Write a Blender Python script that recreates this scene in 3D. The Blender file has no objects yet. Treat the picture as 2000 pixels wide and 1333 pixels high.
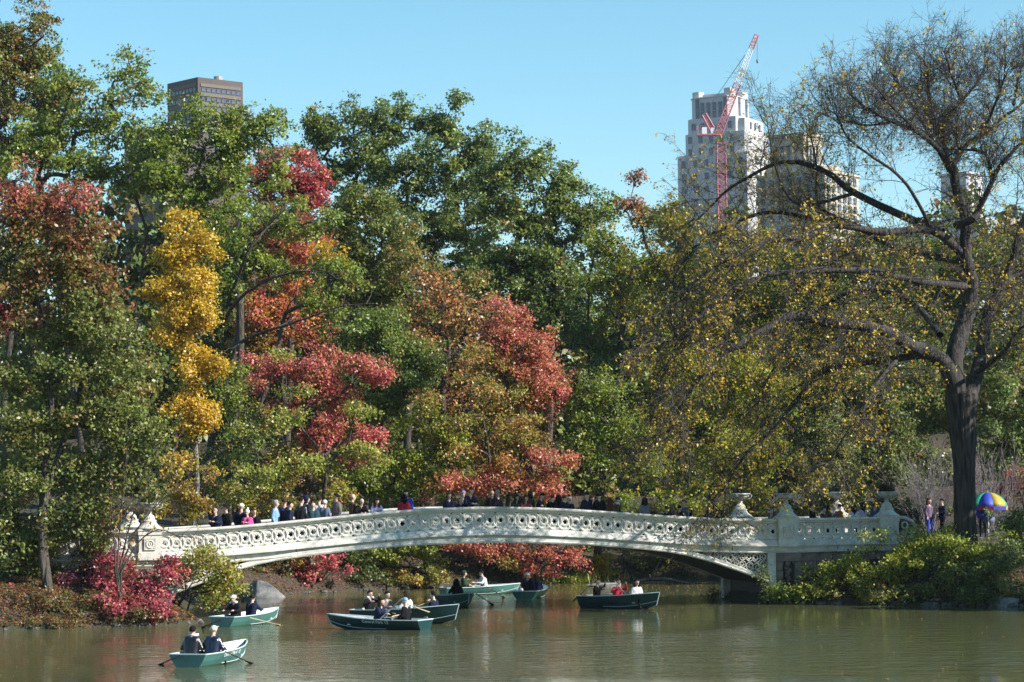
import bpy, math, random
import numpy as np
from mathutils import Vector, Matrix

# ------------------------------------------------------------------ camera
SC = bpy.context.scene
COL = SC.collection
R_ = math.radians
FPX = 5000.0                                   # focal length in pixels of a 2000 px wide frame (90 mm lens)
ROLL, PITCH = R_(0.8), math.atan(288.5 / FPX)
CAM = np.array([0.0, 0.0, 5.0])
_f = np.array([0, math.cos(PITCH), math.sin(PITCH)])
_R = np.array([1.0, 0, 0]); _U = np.array([0, -math.sin(PITCH), math.cos(PITCH)])
_r = math.cos(ROLL) * _R - math.sin(ROLL) * _U
_u = math.cos(ROLL) * _U + math.sin(ROLL) * _R
cd = bpy.data.cameras.new('camera'); cam = bpy.data.objects.new('camera', cd); COL.objects.link(cam)
cam.matrix_world = Matrix(((_r[0], _u[0], -_f[0], CAM[0]), (_r[1], _u[1], -_f[1], CAM[1]),
                           (_r[2], _u[2], -_f[2], CAM[2]), (0, 0, 0, 1)))
cd.lens = 90.0; cd.sensor_width = 36.0; cd.clip_start = 1.0; cd.clip_end = 12000.0
SC.camera = cam

# ------------------------------------------------------------------ sky, sun, exposure
SUN_AZ, SUN_EL = 19.0, 32.0        # the sun stands to the right (+x), a little towards the camera
sun_dir = np.array([math.cos(R_(SUN_EL)) * math.cos(R_(SUN_AZ)), -math.cos(R_(SUN_EL)) * math.sin(R_(SUN_AZ)), math.sin(R_(SUN_EL))])
world = bpy.data.worlds.new('World'); SC.world = world; world.use_nodes = True
wn = world.node_tree.nodes; wl = world.node_tree.links
bg = wn['Background']
sky = wn.new('ShaderNodeTexSky'); sky.sky_type = 'NISHITA'; sky.sun_disc = False
sky.sun_elevation = R_(SUN_EL); sky.sun_rotation = math.atan2(sun_dir[0], sun_dir[1])
sky.altitude = 0.0; sky.air_density = 1.0; sky.dust_density = 0.0; sky.ozone_density = 3.0
hs = wn.new('ShaderNodeHueSaturation'); hs.inputs['Hue'].default_value = 0.478; hs.inputs['Saturation'].default_value = 1.17   # clear, cyan-leaning autumn air
wl.new(sky.outputs['Color'], hs.inputs['Color']); wl.new(hs.outputs['Color'], bg.inputs['Color']); bg.inputs['Strength'].default_value = 0.084
sl = bpy.data.lights.new('sun', 'SUN'); sl.energy = 4.9; sl.angle = R_(0.53); sl.color = (1.0, 0.955, 0.88)
so = bpy.data.objects.new('sun', sl); COL.objects.link(so)
so.rotation_euler = Vector((-sun_dir[0], -sun_dir[1], -sun_dir[2])).to_track_quat('-Z', 'Y').to_euler()
SC.view_settings.view_transform = 'Standard'; SC.view_settings.look = 'None'
SC.view_settings.exposure = 1.05; SC.view_settings.gamma = 1.0; SC.view_settings.use_curve_mapping = False
SC.render.engine = 'CYCLES'
cy = SC.cycles
cy.max_bounces = 6; cy.diffuse_bounces = 3; cy.glossy_bounces = 3; cy.transmission_bounces = 3
cy.transparent_max_bounces = 4; cy.caustics_reflective = False; cy.caustics_refractive = False
cy.sample_clamp_indirect = 4.0; cy.use_denoising = True

# ------------------------------------------------------------------ helpers
rng = np.random.default_rng(7)
def at(px, py, Y):
    """world point seen at a photo pixel, standing at distance Y"""
    d = _f * FPX + _r * (px - 1000) + _u * (666.5 - py)
    return CAM + d * ((Y - CAM[1]) / d[1])
def ground_at(px, py, z=0.0):
    d = _f * FPX + _r * (px - 1000) + _u * (666.5 - py)
    return CAM + d * ((z - CAM[2]) / d[2])
def norm(v):
    v = np.asarray(v, float); return v / np.maximum(np.linalg.norm(v, axis=-1, keepdims=True), 1e-9)

def mesh_obj(name, verts, faces, mats, parent=None, smooth=False, midx=None, col=None):
    """faces: (n,k) int array, or a list of tuples"""
    me = bpy.data.meshes.new(name)
    if isinstance(faces, np.ndarray):
        n, k = faces.shape
        me.vertices.add(len(verts)); me.vertices.foreach_set('co', np.asarray(verts, np.float32).ravel())
        me.loops.add(n * k); me.loops.foreach_set('vertex_index', faces.astype(np.int32).ravel())
        me.polygons.add(n); me.polygons.foreach_set('loop_start', np.arange(0, n * k, k, dtype=np.int32))
        me.update(calc_edges=True)
    else:
        me.from_pydata([tuple(map(float, v)) for v in verts], [], [tuple(f) for f in faces])
    if not isinstance(mats, (list, tuple)): mats = [mats]
    for m in mats: me.materials.append(m)
    if midx is not None: me.polygons.foreach_set('material_index', np.asarray(midx, np.int32))
    if smooth: me.polygons.foreach_set('use_smooth', np.ones(len(me.polygons), bool))
    if col is not None:
        a = me.attributes.new('col', 'FLOAT_COLOR', 'POINT')
        c4 = np.ones((len(verts), 4), np.float32); c4[:, :3] = col
        a.data.foreach_set('color', c4.ravel())
    me.validate(); me.update()
    o = bpy.data.objects.new(name, me); COL.objects.link(o)
    if parent is not None: o.parent = parent
    return o
def empty(name, loc=(0, 0, 0), rz=0.0, parent=None):
    o = bpy.data.objects.new(name, None); COL.objects.link(o); o.location = tuple(map(float, loc)); o.rotation_euler = (0, 0, rz)
    o.empty_display_size = 0.3
    if parent is not None: o.parent = parent
    return o
def tag(o, label=None, cat=None, group=None, kind=None):
    if label: o['label'] = label
    if cat: o['category'] = cat
    if group: o['group'] = group
    if kind: o['kind'] = kind
    return o
def inst(src, parent=None, loc=None, rot=None, scale=None, name=None):
    o = bpy.data.objects.new(name or src.name.split('.')[0], src.data); COL.objects.link(o)
    if parent is not None: o.parent = parent
    if loc is not None: o.location = tuple(map(float, loc))
    if rot is not None: o.rotation_euler = rot
    if scale is not None: o.scale = scale
    return o

class MB:
    """collects simple solids into one mesh"""
    def __init__(s): s.v = []; s.f = []; s.m = []
    def add(s, v, f, m=0):
        b = len(s.v); s.v += [tuple(map(float, p)) for p in v]
        s.f += [tuple(i + b for i in q) for q in f]; s.m += [m] * len(f)
    def box(s, c, size, m=0, rz=0.0, taper=1.0):
        x, y, z = [k / 2 for k in size]; ca, sa = math.cos(rz), math.sin(rz); v = []
        for zz, t in ((-z, 1.0), (z, taper)):
            for xx, yy in ((-x, -y), (x, -y), (x, y), (-x, y)):
                xx *= t; yy *= t; v.append((c[0] + xx * ca - yy * sa, c[1] + xx * sa + yy * ca, c[2] + zz))
        s.add(v, [(3, 2, 1, 0), (4, 5, 6, 7), (0, 1, 5, 4), (1, 2, 6, 5), (2, 3, 7, 6), (3, 0, 4, 7)], m)
    def tube(s, pts, rad, n=8, m=0, cap=True):
        pts = np.asarray(pts, float); k = len(pts)
        rad = np.full(k, rad) if np.isscalar(rad) else np.asarray(rad, float)
        tang = np.gradient(pts, axis=0); tang = norm(tang); v = []
        ref = np.array([0, 0, 1.0]) if abs(tang[0][2]) < 0.9 else np.array([1.0, 0, 0])
        a = norm(np.cross(tang[0], ref))
        for i in range(k):
            a = norm(a - tang[i] * (a @ tang[i])); b = np.cross(tang[i], a)
            for j in range(n):
                w = 2 * math.pi * j / n; v.append(pts[i] + rad[i] * (a * math.cos(w) + b * math.sin(w)))
        f = []
        for i in range(k - 1):
            for j in range(n):
                j2 = (j + 1) % n; f.append((i * n + j, i * n + j2, (i + 1) * n + j2, (i + 1) * n + j))
        if cap: f.append(tuple(range(n - 1, -1, -1))); f.append(tuple((k - 1) * n + j for j in range(n)))
        s.add(v, f, m)
    def lathe(s, prof, c=(0, 0, 0), n=16, m=0):
        v = []; f = []; k = len(prof)
        for r0, z0 in prof:
            for j in range(n):
                w = 2 * math.pi * j / n; v.append((c[0] + r0 * math.cos(w), c[1] + r0 * math.sin(w), c[2] + z0))
        for i in range(k - 1):
            for j in range(n):
                j2 = (j + 1) % n; f.append((i * n + j, i * n + j2, (i + 1) * n + j2, (i + 1) * n + j))
        f.append(tuple(range(n - 1, -1, -1))); f.append(tuple((k - 1) * n + j for j in range(n)))
        s.add(v, f, m)
    def ball(s, c, r, n=10, k=6, m=0):
        r = (r, r, r) if np.isscalar(r) else r
        v = []; f = []
        for i in range(k + 1):
            a = math.pi * i / k
            for j in range(n):
                w = 2 * math.pi * j / n
                v.append((c[0] + r[0] * math.sin(a) * math.cos(w), c[1] + r[1] * math.sin(a) * math.sin(w), c[2] - r[2] * math.cos(a)))
        for i in range(k):
            for j in range(n):
                j2 = (j + 1) % n; f.append((i * n + j, i * n + j2, (i + 1) * n + j2, (i + 1) * n + j))
        s.add(v, f, m)
    def build(s, name, mats, parent=None, smooth=False):
        return mesh_obj(name, s.v, s.f, mats, parent, smooth, s.m)

# ------------------------------------------------------------------ materials
def new_mat(name):
    m = bpy.data.materials.new(name); m.use_nodes = True
    return m, m.node_tree.nodes, m.node_tree.links, m.node_tree.nodes['Principled BSDF']
def plain(name, c, rough=0.6, var=0.0, scale=6.0, metal=0.0, spec=0.5, bump=0.0, c2=None):
    """one colour, with grain or blotches of a second colour"""
    m, n, l, p = new_mat(name)
    p.inputs['Roughness'].default_value = rough; p.inputs['Metallic'].default_value = metal
    p.inputs['Specular IOR Level'].default_value = spec
    p.inputs['Base Color'].default_value = (*c, 1)
    if var or c2 or bump:
        tc = n.new('ShaderNodeTexCoord'); nz = n.new('ShaderNodeTexNoise')
        nz.inputs['Scale'].default_value = scale; nz.inputs['Detail'].default_value = 6; nz.inputs['Roughness'].default_value = 0.65
        l.new(tc.outputs['Object'], nz.inputs['Vector'])
        if var or c2:
            cr = n.new('ShaderNodeValToRGB')
            b = c2 if c2 else tuple(k * (1 - var) for k in c)
            cr.color_ramp.elements[0].color = (*b, 1); cr.color_ramp.elements[0].position = 0.35
            cr.color_ramp.elements[1].color = (*c, 1); cr.color_ramp.elements[1].position = 0.62
            l.new(nz.outputs['Fac'], cr.inputs['Fac']); l.new(cr.outputs['Color'], p.inputs['Base Color'])
        if bump:
            bp = n.new('ShaderNodeBump'); bp.inputs['Strength'].default_value = bump; bp.inputs['Distance'].default_value = 0.05
            l.new(nz.outputs['Fac'], bp.inputs['Height']); l.new(bp.outputs['Normal'], p.inputs['Normal'])
    return m
def leaf_mat(name, rough=0.42, trans=0.42):
    m, n, l, p = new_mat(name)
    at_ = n.new('ShaderNodeAttribute'); at_.attribute_name = 'col'
    p.inputs['Roughness'].default_value = rough; p.inputs['Specular IOR Level'].default_value = 0.5
    l.new(at_.outputs['Color'], p.inputs['Base Color'])
    tr = n.new('ShaderNodeBsdfTranslucent'); l.new(at_.outputs['Color'], tr.inputs['Color'])
    mx = n.new('ShaderNodeMixShader'); mx.inputs[0].default_value = trans
    l.new(p.outputs[0], mx.inputs[1]); l.new(tr.outputs[0], mx.inputs[2])
    l.new(mx.outputs[0], n['Material Output'].inputs['Surface'])
    return m
M = {}
M['leaf'] = leaf_mat('leaf')
def bark_mat(name, c, c2, sc_=(7, 7, .9), bump=.9):
    m, n, l, p = new_mat(name); p.inputs['Roughness'].default_value = 0.9
    tc = n.new('ShaderNodeTexCoord'); mp = n.new('ShaderNodeMapping'); mp.inputs['Scale'].default_value = sc_
    nz = n.new('ShaderNodeTexNoise'); nz.inputs['Scale'].default_value = 2.2; nz.inputs['Detail'].default_value = 7
    l.new(tc.outputs['Object'], mp.inputs['Vector']); l.new(mp.outputs['Vector'], nz.inputs['Vector'])
    cr = n.new('ShaderNodeValToRGB'); cr.color_ramp.elements[0].color = (*c2, 1); cr.color_ramp.elements[1].color = (*c, 1)
    cr.color_ramp.elements[0].position = 0.38; cr.color_ramp.elements[1].position = 0.62
    l.new(nz.outputs['Fac'], cr.inputs['Fac']); l.new(cr.outputs['Color'], p.inputs['Base Color'])
    bp = n.new('ShaderNodeBump'); bp.inputs['Strength'].default_value = bump; bp.inputs['Distance'].default_value = 0.08
    l.new(nz.outputs['Fac'], bp.inputs['Height']); l.new(bp.outputs['Normal'], p.inputs['Normal'])
    return m
M['bark'] = bark_mat('bark', (0.085, 0.07, 0.055), (0.03, 0.024, 0.02))
M['bark_pale'] = bark_mat('bark_pale', (0.20, 0.18, 0.16), (0.08, 0.07, 0.06))
def weathered(name, c, c2, rust):
    m, n, l, p = new_mat(name); p.inputs['Roughness'].default_value = .55
    tc = n.new('ShaderNodeTexCoord'); n1 = n.new('ShaderNodeTexNoise'); n1.inputs['Scale'].default_value = 1.7; n1.inputs['Detail'].default_value = 8; n1.inputs['Roughness'].default_value = .7
    l.new(tc.outputs['Object'], n1.inputs['Vector'])
    mp = n.new('ShaderNodeMapping'); mp.inputs['Scale'].default_value = (5.5, 5.5, .55); n2 = n.new('ShaderNodeTexNoise'); n2.inputs['Scale'].default_value = 1.3; n2.inputs['Detail'].default_value = 5
    l.new(tc.outputs['Object'], mp.inputs['Vector']); l.new(mp.outputs['Vector'], n2.inputs['Vector'])
    r1 = n.new('ShaderNodeValToRGB'); r1.color_ramp.elements[0].position = .36; r1.color_ramp.elements[0].color = (*c2, 1); r1.color_ramp.elements[1].position = .58; r1.color_ramp.elements[1].color = (*c, 1); l.new(n1.outputs['Fac'], r1.inputs['Fac'])
    r2 = n.new('ShaderNodeMapRange'); r2.inputs['From Min'].default_value = .60; r2.inputs['From Max'].default_value = .78; r2.inputs['To Max'].default_value = .65; l.new(n2.outputs['Fac'], r2.inputs['Value'])
    mx = n.new('ShaderNodeMixRGB'); mx.inputs[2].default_value = (*rust, 1); l.new(r2.outputs['Result'], mx.inputs[0]); l.new(r1.outputs['Color'], mx.inputs[1]); l.new(mx.outputs['Color'], p.inputs['Base Color'])
    bp = n.new('ShaderNodeBump'); bp.inputs['Strength'].default_value = .15; bp.inputs['Distance'].default_value = .03; l.new(n1.outputs['Fac'], bp.inputs['Height']); l.new(bp.outputs['Normal'], p.inputs['Normal'])
    return m
M['paint'] = weathered('bridge_paint', (.60, .575, .52), (.40, .38, .335), (.24, .18, .13))
M['paint_dimmed'] = plain('shade_grey_bridge_paint', (0.34, 0.33, 0.30), 0.65, scale=2.3, c2=(0.22, 0.22, 0.19))  # far rings: shade behind the ring holes is put into this greyer colour
M['paint_shaded'] = plain('shaded_soffit_paint', (0.085, 0.08, 0.075), 0.75, var=0.5, scale=1.5)  # bridge paint darkened to carry the shade below deck and arch
M['sandstone'] = plain('brown_sandstone', (0.20, 0.15, 0.125), 0.85, var=0.45, scale=3.0, bump=0.3)
M['mortar'] = plain('mortar', (0.12, 0.10, 0.09), 0.95, var=0.3)
M['rock'] = plain('schist_rock', (0.26, 0.25, 0.24), 0.85, var=0.55, scale=2.5, bump=0.7)
M['timber'] = plain('deck_timber', (0.22, 0.15, 0.10), 0.8, var=0.4, scale=5)
# ------------------------------------------------------------------ ground and lake
LAKE = np.array([(-400, 14), (400, 14), (200, 42), (100, 74), (50, 92), (30, 99.2), (21, 103.2), (15, 106.4), (11.6, 108.1), (10.4, 108.6),
                 (10.4, 109.5), (9.0, 114.6), (10, 121), (12.5, 130), (10.5, 137), (6.5, 137.3), (2.7, 136.2), (-3, 132),
                 (-7.7, 128.8), (-11, 126), (-13, 122.5), (-14.2, 114), (-14.4, 107.2), (-13.0, 102.4), (-12.3, 99.5), (-12.8, 97.6),
                 (-15.7, 97.2), (-19.2, 95.9), (-40, 92), (-100, 78), (-200, 45), (-400, 20)], float)
def lake_dist(P):
    """signed distance to the shore, positive on land"""
    x, y = P[:, 0], P[:, 1]; d2 = np.full(len(P), 1e18); ins = np.zeros(len(P), bool)
    for a, b in zip(LAKE, np.roll(LAKE, -1, 0)):
        e = b - a; w = P - a; t = np.clip((w @ e) / (e @ e), 0, 1)
        q = w - t[:, None] * e; d2 = np.minimum(d2, (q ** 2).sum(1))
        c = ((a[1] <= y) != (b[1] <= y)) & (x < a[0] + (y - a[1]) * e[0] / (e[1] if abs(e[1]) > 1e-9 else 1e-9))
        ins ^= c
    return np.where(ins, -np.sqrt(d2), np.sqrt(d2))
def wob(x, y, s, k):
    return (np.sin(x * s + k) * np.cos(y * s * 1.13 + 2 * k) + 0.5 * np.sin(x * s * 2.3 + y * s * 1.7 + k))
def ground_z(x, y):
    x = np.atleast_1d(np.asarray(x, float)); y = np.atleast_1d(np.asarray(y, float))
    d = lake_dist(np.stack([x, y], 1))
    land = 0.12 + 2.45 * (1 - np.exp(-np.maximum(d, 0) / 3.0)) + 3.2 * (1 - np.exp(-np.maximum(d - 12, 0) / 25)) * (y > 90)
    land = land + 9.0 * np.clip((y - 160) / 60, 0, 1) ** 2 * (3 - 2 * np.clip((y - 160) / 60, 0, 1))
    land = land + 0.10 * wob(x, y, 0.7, 1.0) * np.clip(d, 0, 1)
    bed = -0.1 - np.minimum(1.6, np.maximum(-d, 0) * 0.5)
    return np.where(d > 0, land, bed)
def gz(x, y): return float(ground_z(x, y)[0])
def axis_coords(lo, hi, step, far):
    c = list(np.arange(lo, hi + step, step)); g = step
    while c[-1] < far: g *= 1.25; c.append(c[-1] + g)
    g = step
    while c[0] > -far: g *= 1.25; c.insert(0, c[0] - g)
    return np.array(c)
gx = axis_coords(-45, 45, 0.75, 4500); gy = axis_coords(85, 190, 0.75, 5000)
GX, GY = np.meshgrid(gx, gy); GZ = ground_z(GX.ravel(), GY.ravel())
nx, ny = len(gx), len(gy)
ii = (np.arange(ny - 1)[:, None] * nx + np.arange(nx - 1)[None, :]).ravel()
gm, n, l, p = new_mat('leaf_litter_ground'); p.inputs['Roughness'].default_value = 0.95
tc = n.new('ShaderNodeTexCoord'); n1 = n.new('ShaderNodeTexNoise'); n1.inputs['Scale'].default_value = 9.0; n1.inputs['Detail'].default_value = 8
n2 = n.new('ShaderNodeTexNoise'); n2.inputs['Scale'].default_value = 0.35; n2.inputs['Detail'].default_value = 4
l.new(tc.outputs['Object'], n1.inputs['Vector']); l.new(tc.outputs['Object'], n2.inputs['Vector'])
c1 = n.new('ShaderNodeValToRGB'); e = c1.color_ramp.elements
e[0].position = 0.3; e[0].color = (0.022, 0.016, 0.012, 1); e[1].position = 0.7; e[1].color = (0.11, 0.065, 0.036, 1)
e2 = c1.color_ramp.elements.new(0.5); e2.color = (0.045, 0.031, 0.02, 1)
c2_ = n.new('ShaderNodeValToRGB'); e = c2_.color_ramp.elements; e[0].position = 0.45; e[0].color = (0, 0, 0, 1); e[1].position = 0.62; e[1].color = (1, 1, 1, 1)
mxg = n.new('ShaderNodeMixRGB'); mxg.inputs[2].default_value = (0.03, 0.035, 0.013, 1)
l.new(n2.outputs['Fac'], c2_.inputs['Fac']); l.new(n1.outputs['Fac'], c1.inputs['Fac'])
l.new(c1.outputs['Color'], mxg.inputs[1]); l.new(c2_.outputs['Color'], mxg.inputs[0]); l.new(mxg.outputs['Color'], p.inputs['Base Color'])
bp = n.new('ShaderNodeBump'); bp.inputs['Strength'].default_value = 0.8; bp.inputs['Distance'].default_value = 0.08
l.new(n1.outputs['Fac'], bp.inputs['Height']); l.new(bp.outputs['Normal'], p.inputs['Normal'])
g = mesh_obj('ground', np.stack([GX.ravel(), GY.ravel(), GZ], 1), np.stack([ii, ii + 1, ii + nx + 1, ii + nx], 1), gm, smooth=True)
tag(g, kind='structure')

# lake water: ripples are normal detail, the colour below is the lake's own murky green
wm, n, l, p = new_mat('lake_water')
p.inputs['Base Color'].default_value = (0.085, 0.092, 0.042, 1); p.inputs['Roughness'].default_value = 0.06; p.inputs['IOR'].default_value = 1.33
tc = n.new('ShaderNodeTexCoord')
def wnoise(scale, sx, sy, det):
    mp = n.new('ShaderNodeMapping'); mp.inputs['Scale'].default_value = (sx, sy, 1); mp.inputs['Rotation'].default_value = (0, 0, R_(12))
    nz = n.new('ShaderNodeTexNoise'); nz.inputs['Scale'].default_value = scale; nz.inputs['Detail'].default_value = det
    l.new(tc.outputs['Object'], mp.inputs['Vector']); l.new(mp.outputs['Vector'], nz.inputs['Vector']); return nz
na = wnoise(2.6, 0.75, 1.0, 4); nb = wnoise(1.3, 0.6, 1.0, 3); nc = wnoise(0.045, 0.55, 1.6, 2)
cr = n.new('ShaderNodeMapRange'); cr.inputs['From Min'].default_value = 0.42; cr.inputs['From Max'].default_value = 0.60
cr.inputs['To Min'].default_value = 0.14; cr.inputs['To Max'].default_value = 1.0; l.new(nc.outputs['Fac'], cr.inputs['Value'])
b1 = n.new('ShaderNodeBump'); b1.inputs['Distance'].default_value = 0.04; l.new(na.outputs['Fac'], b1.inputs['Height']); l.new(cr.outputs['Result'], b1.inputs['Strength'])
b2 = n.new('ShaderNodeBump'); b2.inputs['Distance'].default_value = 0.075; l.new(cr.outputs['Result'], b2.inputs['Strength'])
l.new(nb.outputs['Fac'], b2.inputs['Height']); l.new(b1.outputs['Normal'], b2.inputs['Normal']); l.new(b2.outputs['Normal'], p.inputs['Normal'])
wv = [(-400, 10, 0), (400, 10, 0), (400, 140, 0), (-400, 140, 0)]
tag(mesh_obj('water', wv, [(0, 1, 2, 3)], wm), kind='structure')
# ------------------------------------------------------------------ the cast-iron bridge
TH = R_(16.0); P0 = np.array([-14.49, 101.7, 0.0]); BW = 5.4; L_ = 27.1
AX = np.array([math.cos(TH), math.sin(TH), 0]); AY = np.array([-math.sin(TH), math.cos(TH), 0])
def bw(s, t, z): return P0 + AX * s + AY * t + np.array([0, 0, z])      # bridge frame -> world
def rail_z(s):
    s = np.asarray(s, float); d = np.clip((s - 13.4) / 13.4, -1, 1)
    return 3.575 + 0.705 * (0.5 + 0.5 * np.cos(math.pi * d))
def arch_z(s):
    d = np.abs(np.asarray(s, float) - 13.4)
    return 2.80 - np.interp(d, [0, 1.5, 3, 4.8, 7, 8.2, 9.1, 10.2, 11.3, 12.3, 13.2], [0, .018, .07, .18, .385, .53, .69, .98, 1.36, 1.72, 2.08])
def deck_z(s): return rail_z(s) - 1.05
bridge = empty('arch_bridge', P0, TH)
tag(bridge, 'pale painted cast iron arch bridge with a balustrade of interlaced rings', 'bridge')
def sweep(name, prof, ss, zf, mat, parent=bridge, mirror=False):
    """closed section (t, dz) carried along s on the height curve zf"""
    prof = np.asarray(prof, float)
    if mirror: prof = np.stack([BW - prof[:, 0], prof[:, 1]], 1)
    ss = np.asarray(ss, float); k = len(prof); zz = zf(ss)
    v = np.zeros((len(ss), k, 3)); v[:, :, 0] = ss[:, None]; v[:, :, 1] = prof[None, :, 0]; v[:, :, 2] = zz[:, None] + prof[None, :, 1]
    f = []
    for i in range(len(ss) - 1):
        for j in range(k):
            j2 = (j + 1) % k; f.append((i * k + j, i * k + j2, (i + 1) * k + j2, (i + 1) * k + j))
    f.append(tuple(range(k - 1, -1, -1))); f.append(tuple((len(ss) - 1) * k + j for j in range(k)))
    if mirror: f = [q[::-1] for q in f]
    f = [q[::-1] for q in f]
    return mesh_obj(name, v.reshape(-1, 3), f, mat, parent)
S_MAIN = np.linspace(0.36, L_ - 0.36, 61)
POSTS = [-5.0, 0.0, L_, 31.75]
SECT = [(0.0, L_, 57), (L_, 31.75, 9), (-5.0, 0.0, 9)]
# one ring of the balustrade: an outer hoop with a raised ridge and a foiled disc inside
def hoop(r0, r1, th, n=26, ridge=0.012, foil=0):
    v = []; f = []
    for j in range(n):
        w = 2 * math.pi * j / n; ri = r0 * (1 + (0.22 * math.cos(foil * w) if foil else 0)); rm = (r0 + r1) / 2
        for rr, tt in ((ri, -th), (rm, -th - ridge), (r1, -th), (r1, th), (rm, th + ridge), (ri, th)):
            v.append((rr * math.cos(w), tt, rr * math.sin(w)))
    for j in range(n):
        j2 = (j + 1) % n
        for k in range(6):
            k2 = (k + 1) % 6; f.append((j * 6 + k, j * 6 + k2, j2 * 6 + k2, j2 * 6 + k))
    return v, f
mb = MB(); mb.add(*hoop(0.283, 0.348, 0.028)); mb.add(*hoop(0.092, 0.19, 0.018, n=30, ridge=0.02, foil=6))
def backing():            # thin web behind the hoops, pierced in the middle
    v = []; f = []; n = 20
    for tt in (.012, .02):
        for j in range(n):
            w = 2 * math.pi * (j + .5) / n; c_, s_ = math.cos(w), math.sin(w)
            q = min(.2285 / max(abs(c_), 1e-6), .34 / max(abs(s_), 1e-6))
            v += [(.11 * c_, tt, .11 * s_), (q * c_, tt, q * s_)]
    for j in range(n):
        a, b = 2 * j, 2 * ((j + 1) % n); o = 2 * n
        f += [(a, a + 1, b + 1, b), (o + a, o + b, o + b + 1, o + a + 1), (a, b, o + b, o + a), (a + 1, o + a + 1, o + b + 1, b + 1)]
    return v, f
mb.add(*backing())
ring_src = mb.build('ring', M['paint']); COL.objects.unlink(ring_src)
ring_far = mesh_obj('ring', mb.v, mb.f, M['paint_dimmed']); COL.objects.unlink(ring_far)
mb = MB(); mb.box((0, -0.02, 0), (0.46, 0.03, 0.46)); mb.box((0, -0.035, 0), (0.40, 0.03, 0.40))
v, f = hoop(0.11, 0.17, 0.05); mb.add([(a, b - 0.03, c) for a, b, c in v], f)
v, f = hoop(0.03, 0.07, 0.05, n=16); mb.add([(a, b - 0.03, c) for a, b, c in v], f)
for sx in (-1, 1):
    for sz in (-1, 1): mb.ball((sx * 0.15, -0.05, sz * 0.15), 0.028, 6, 4)
for q in ((0, .215, .46, .03), (0, -.215, .46, .03)): mb.box((q[0], -0.045, q[1]), (q[2], .04, q[3]))
for q in ((.215, 0), (-.215, 0)): mb.box((q[0], -0.0455, 0), (.03, .04, .40))
ros_src = mb.build('rosette_panel', M['paint']); COL.objects.unlink(ros_src)

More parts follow.
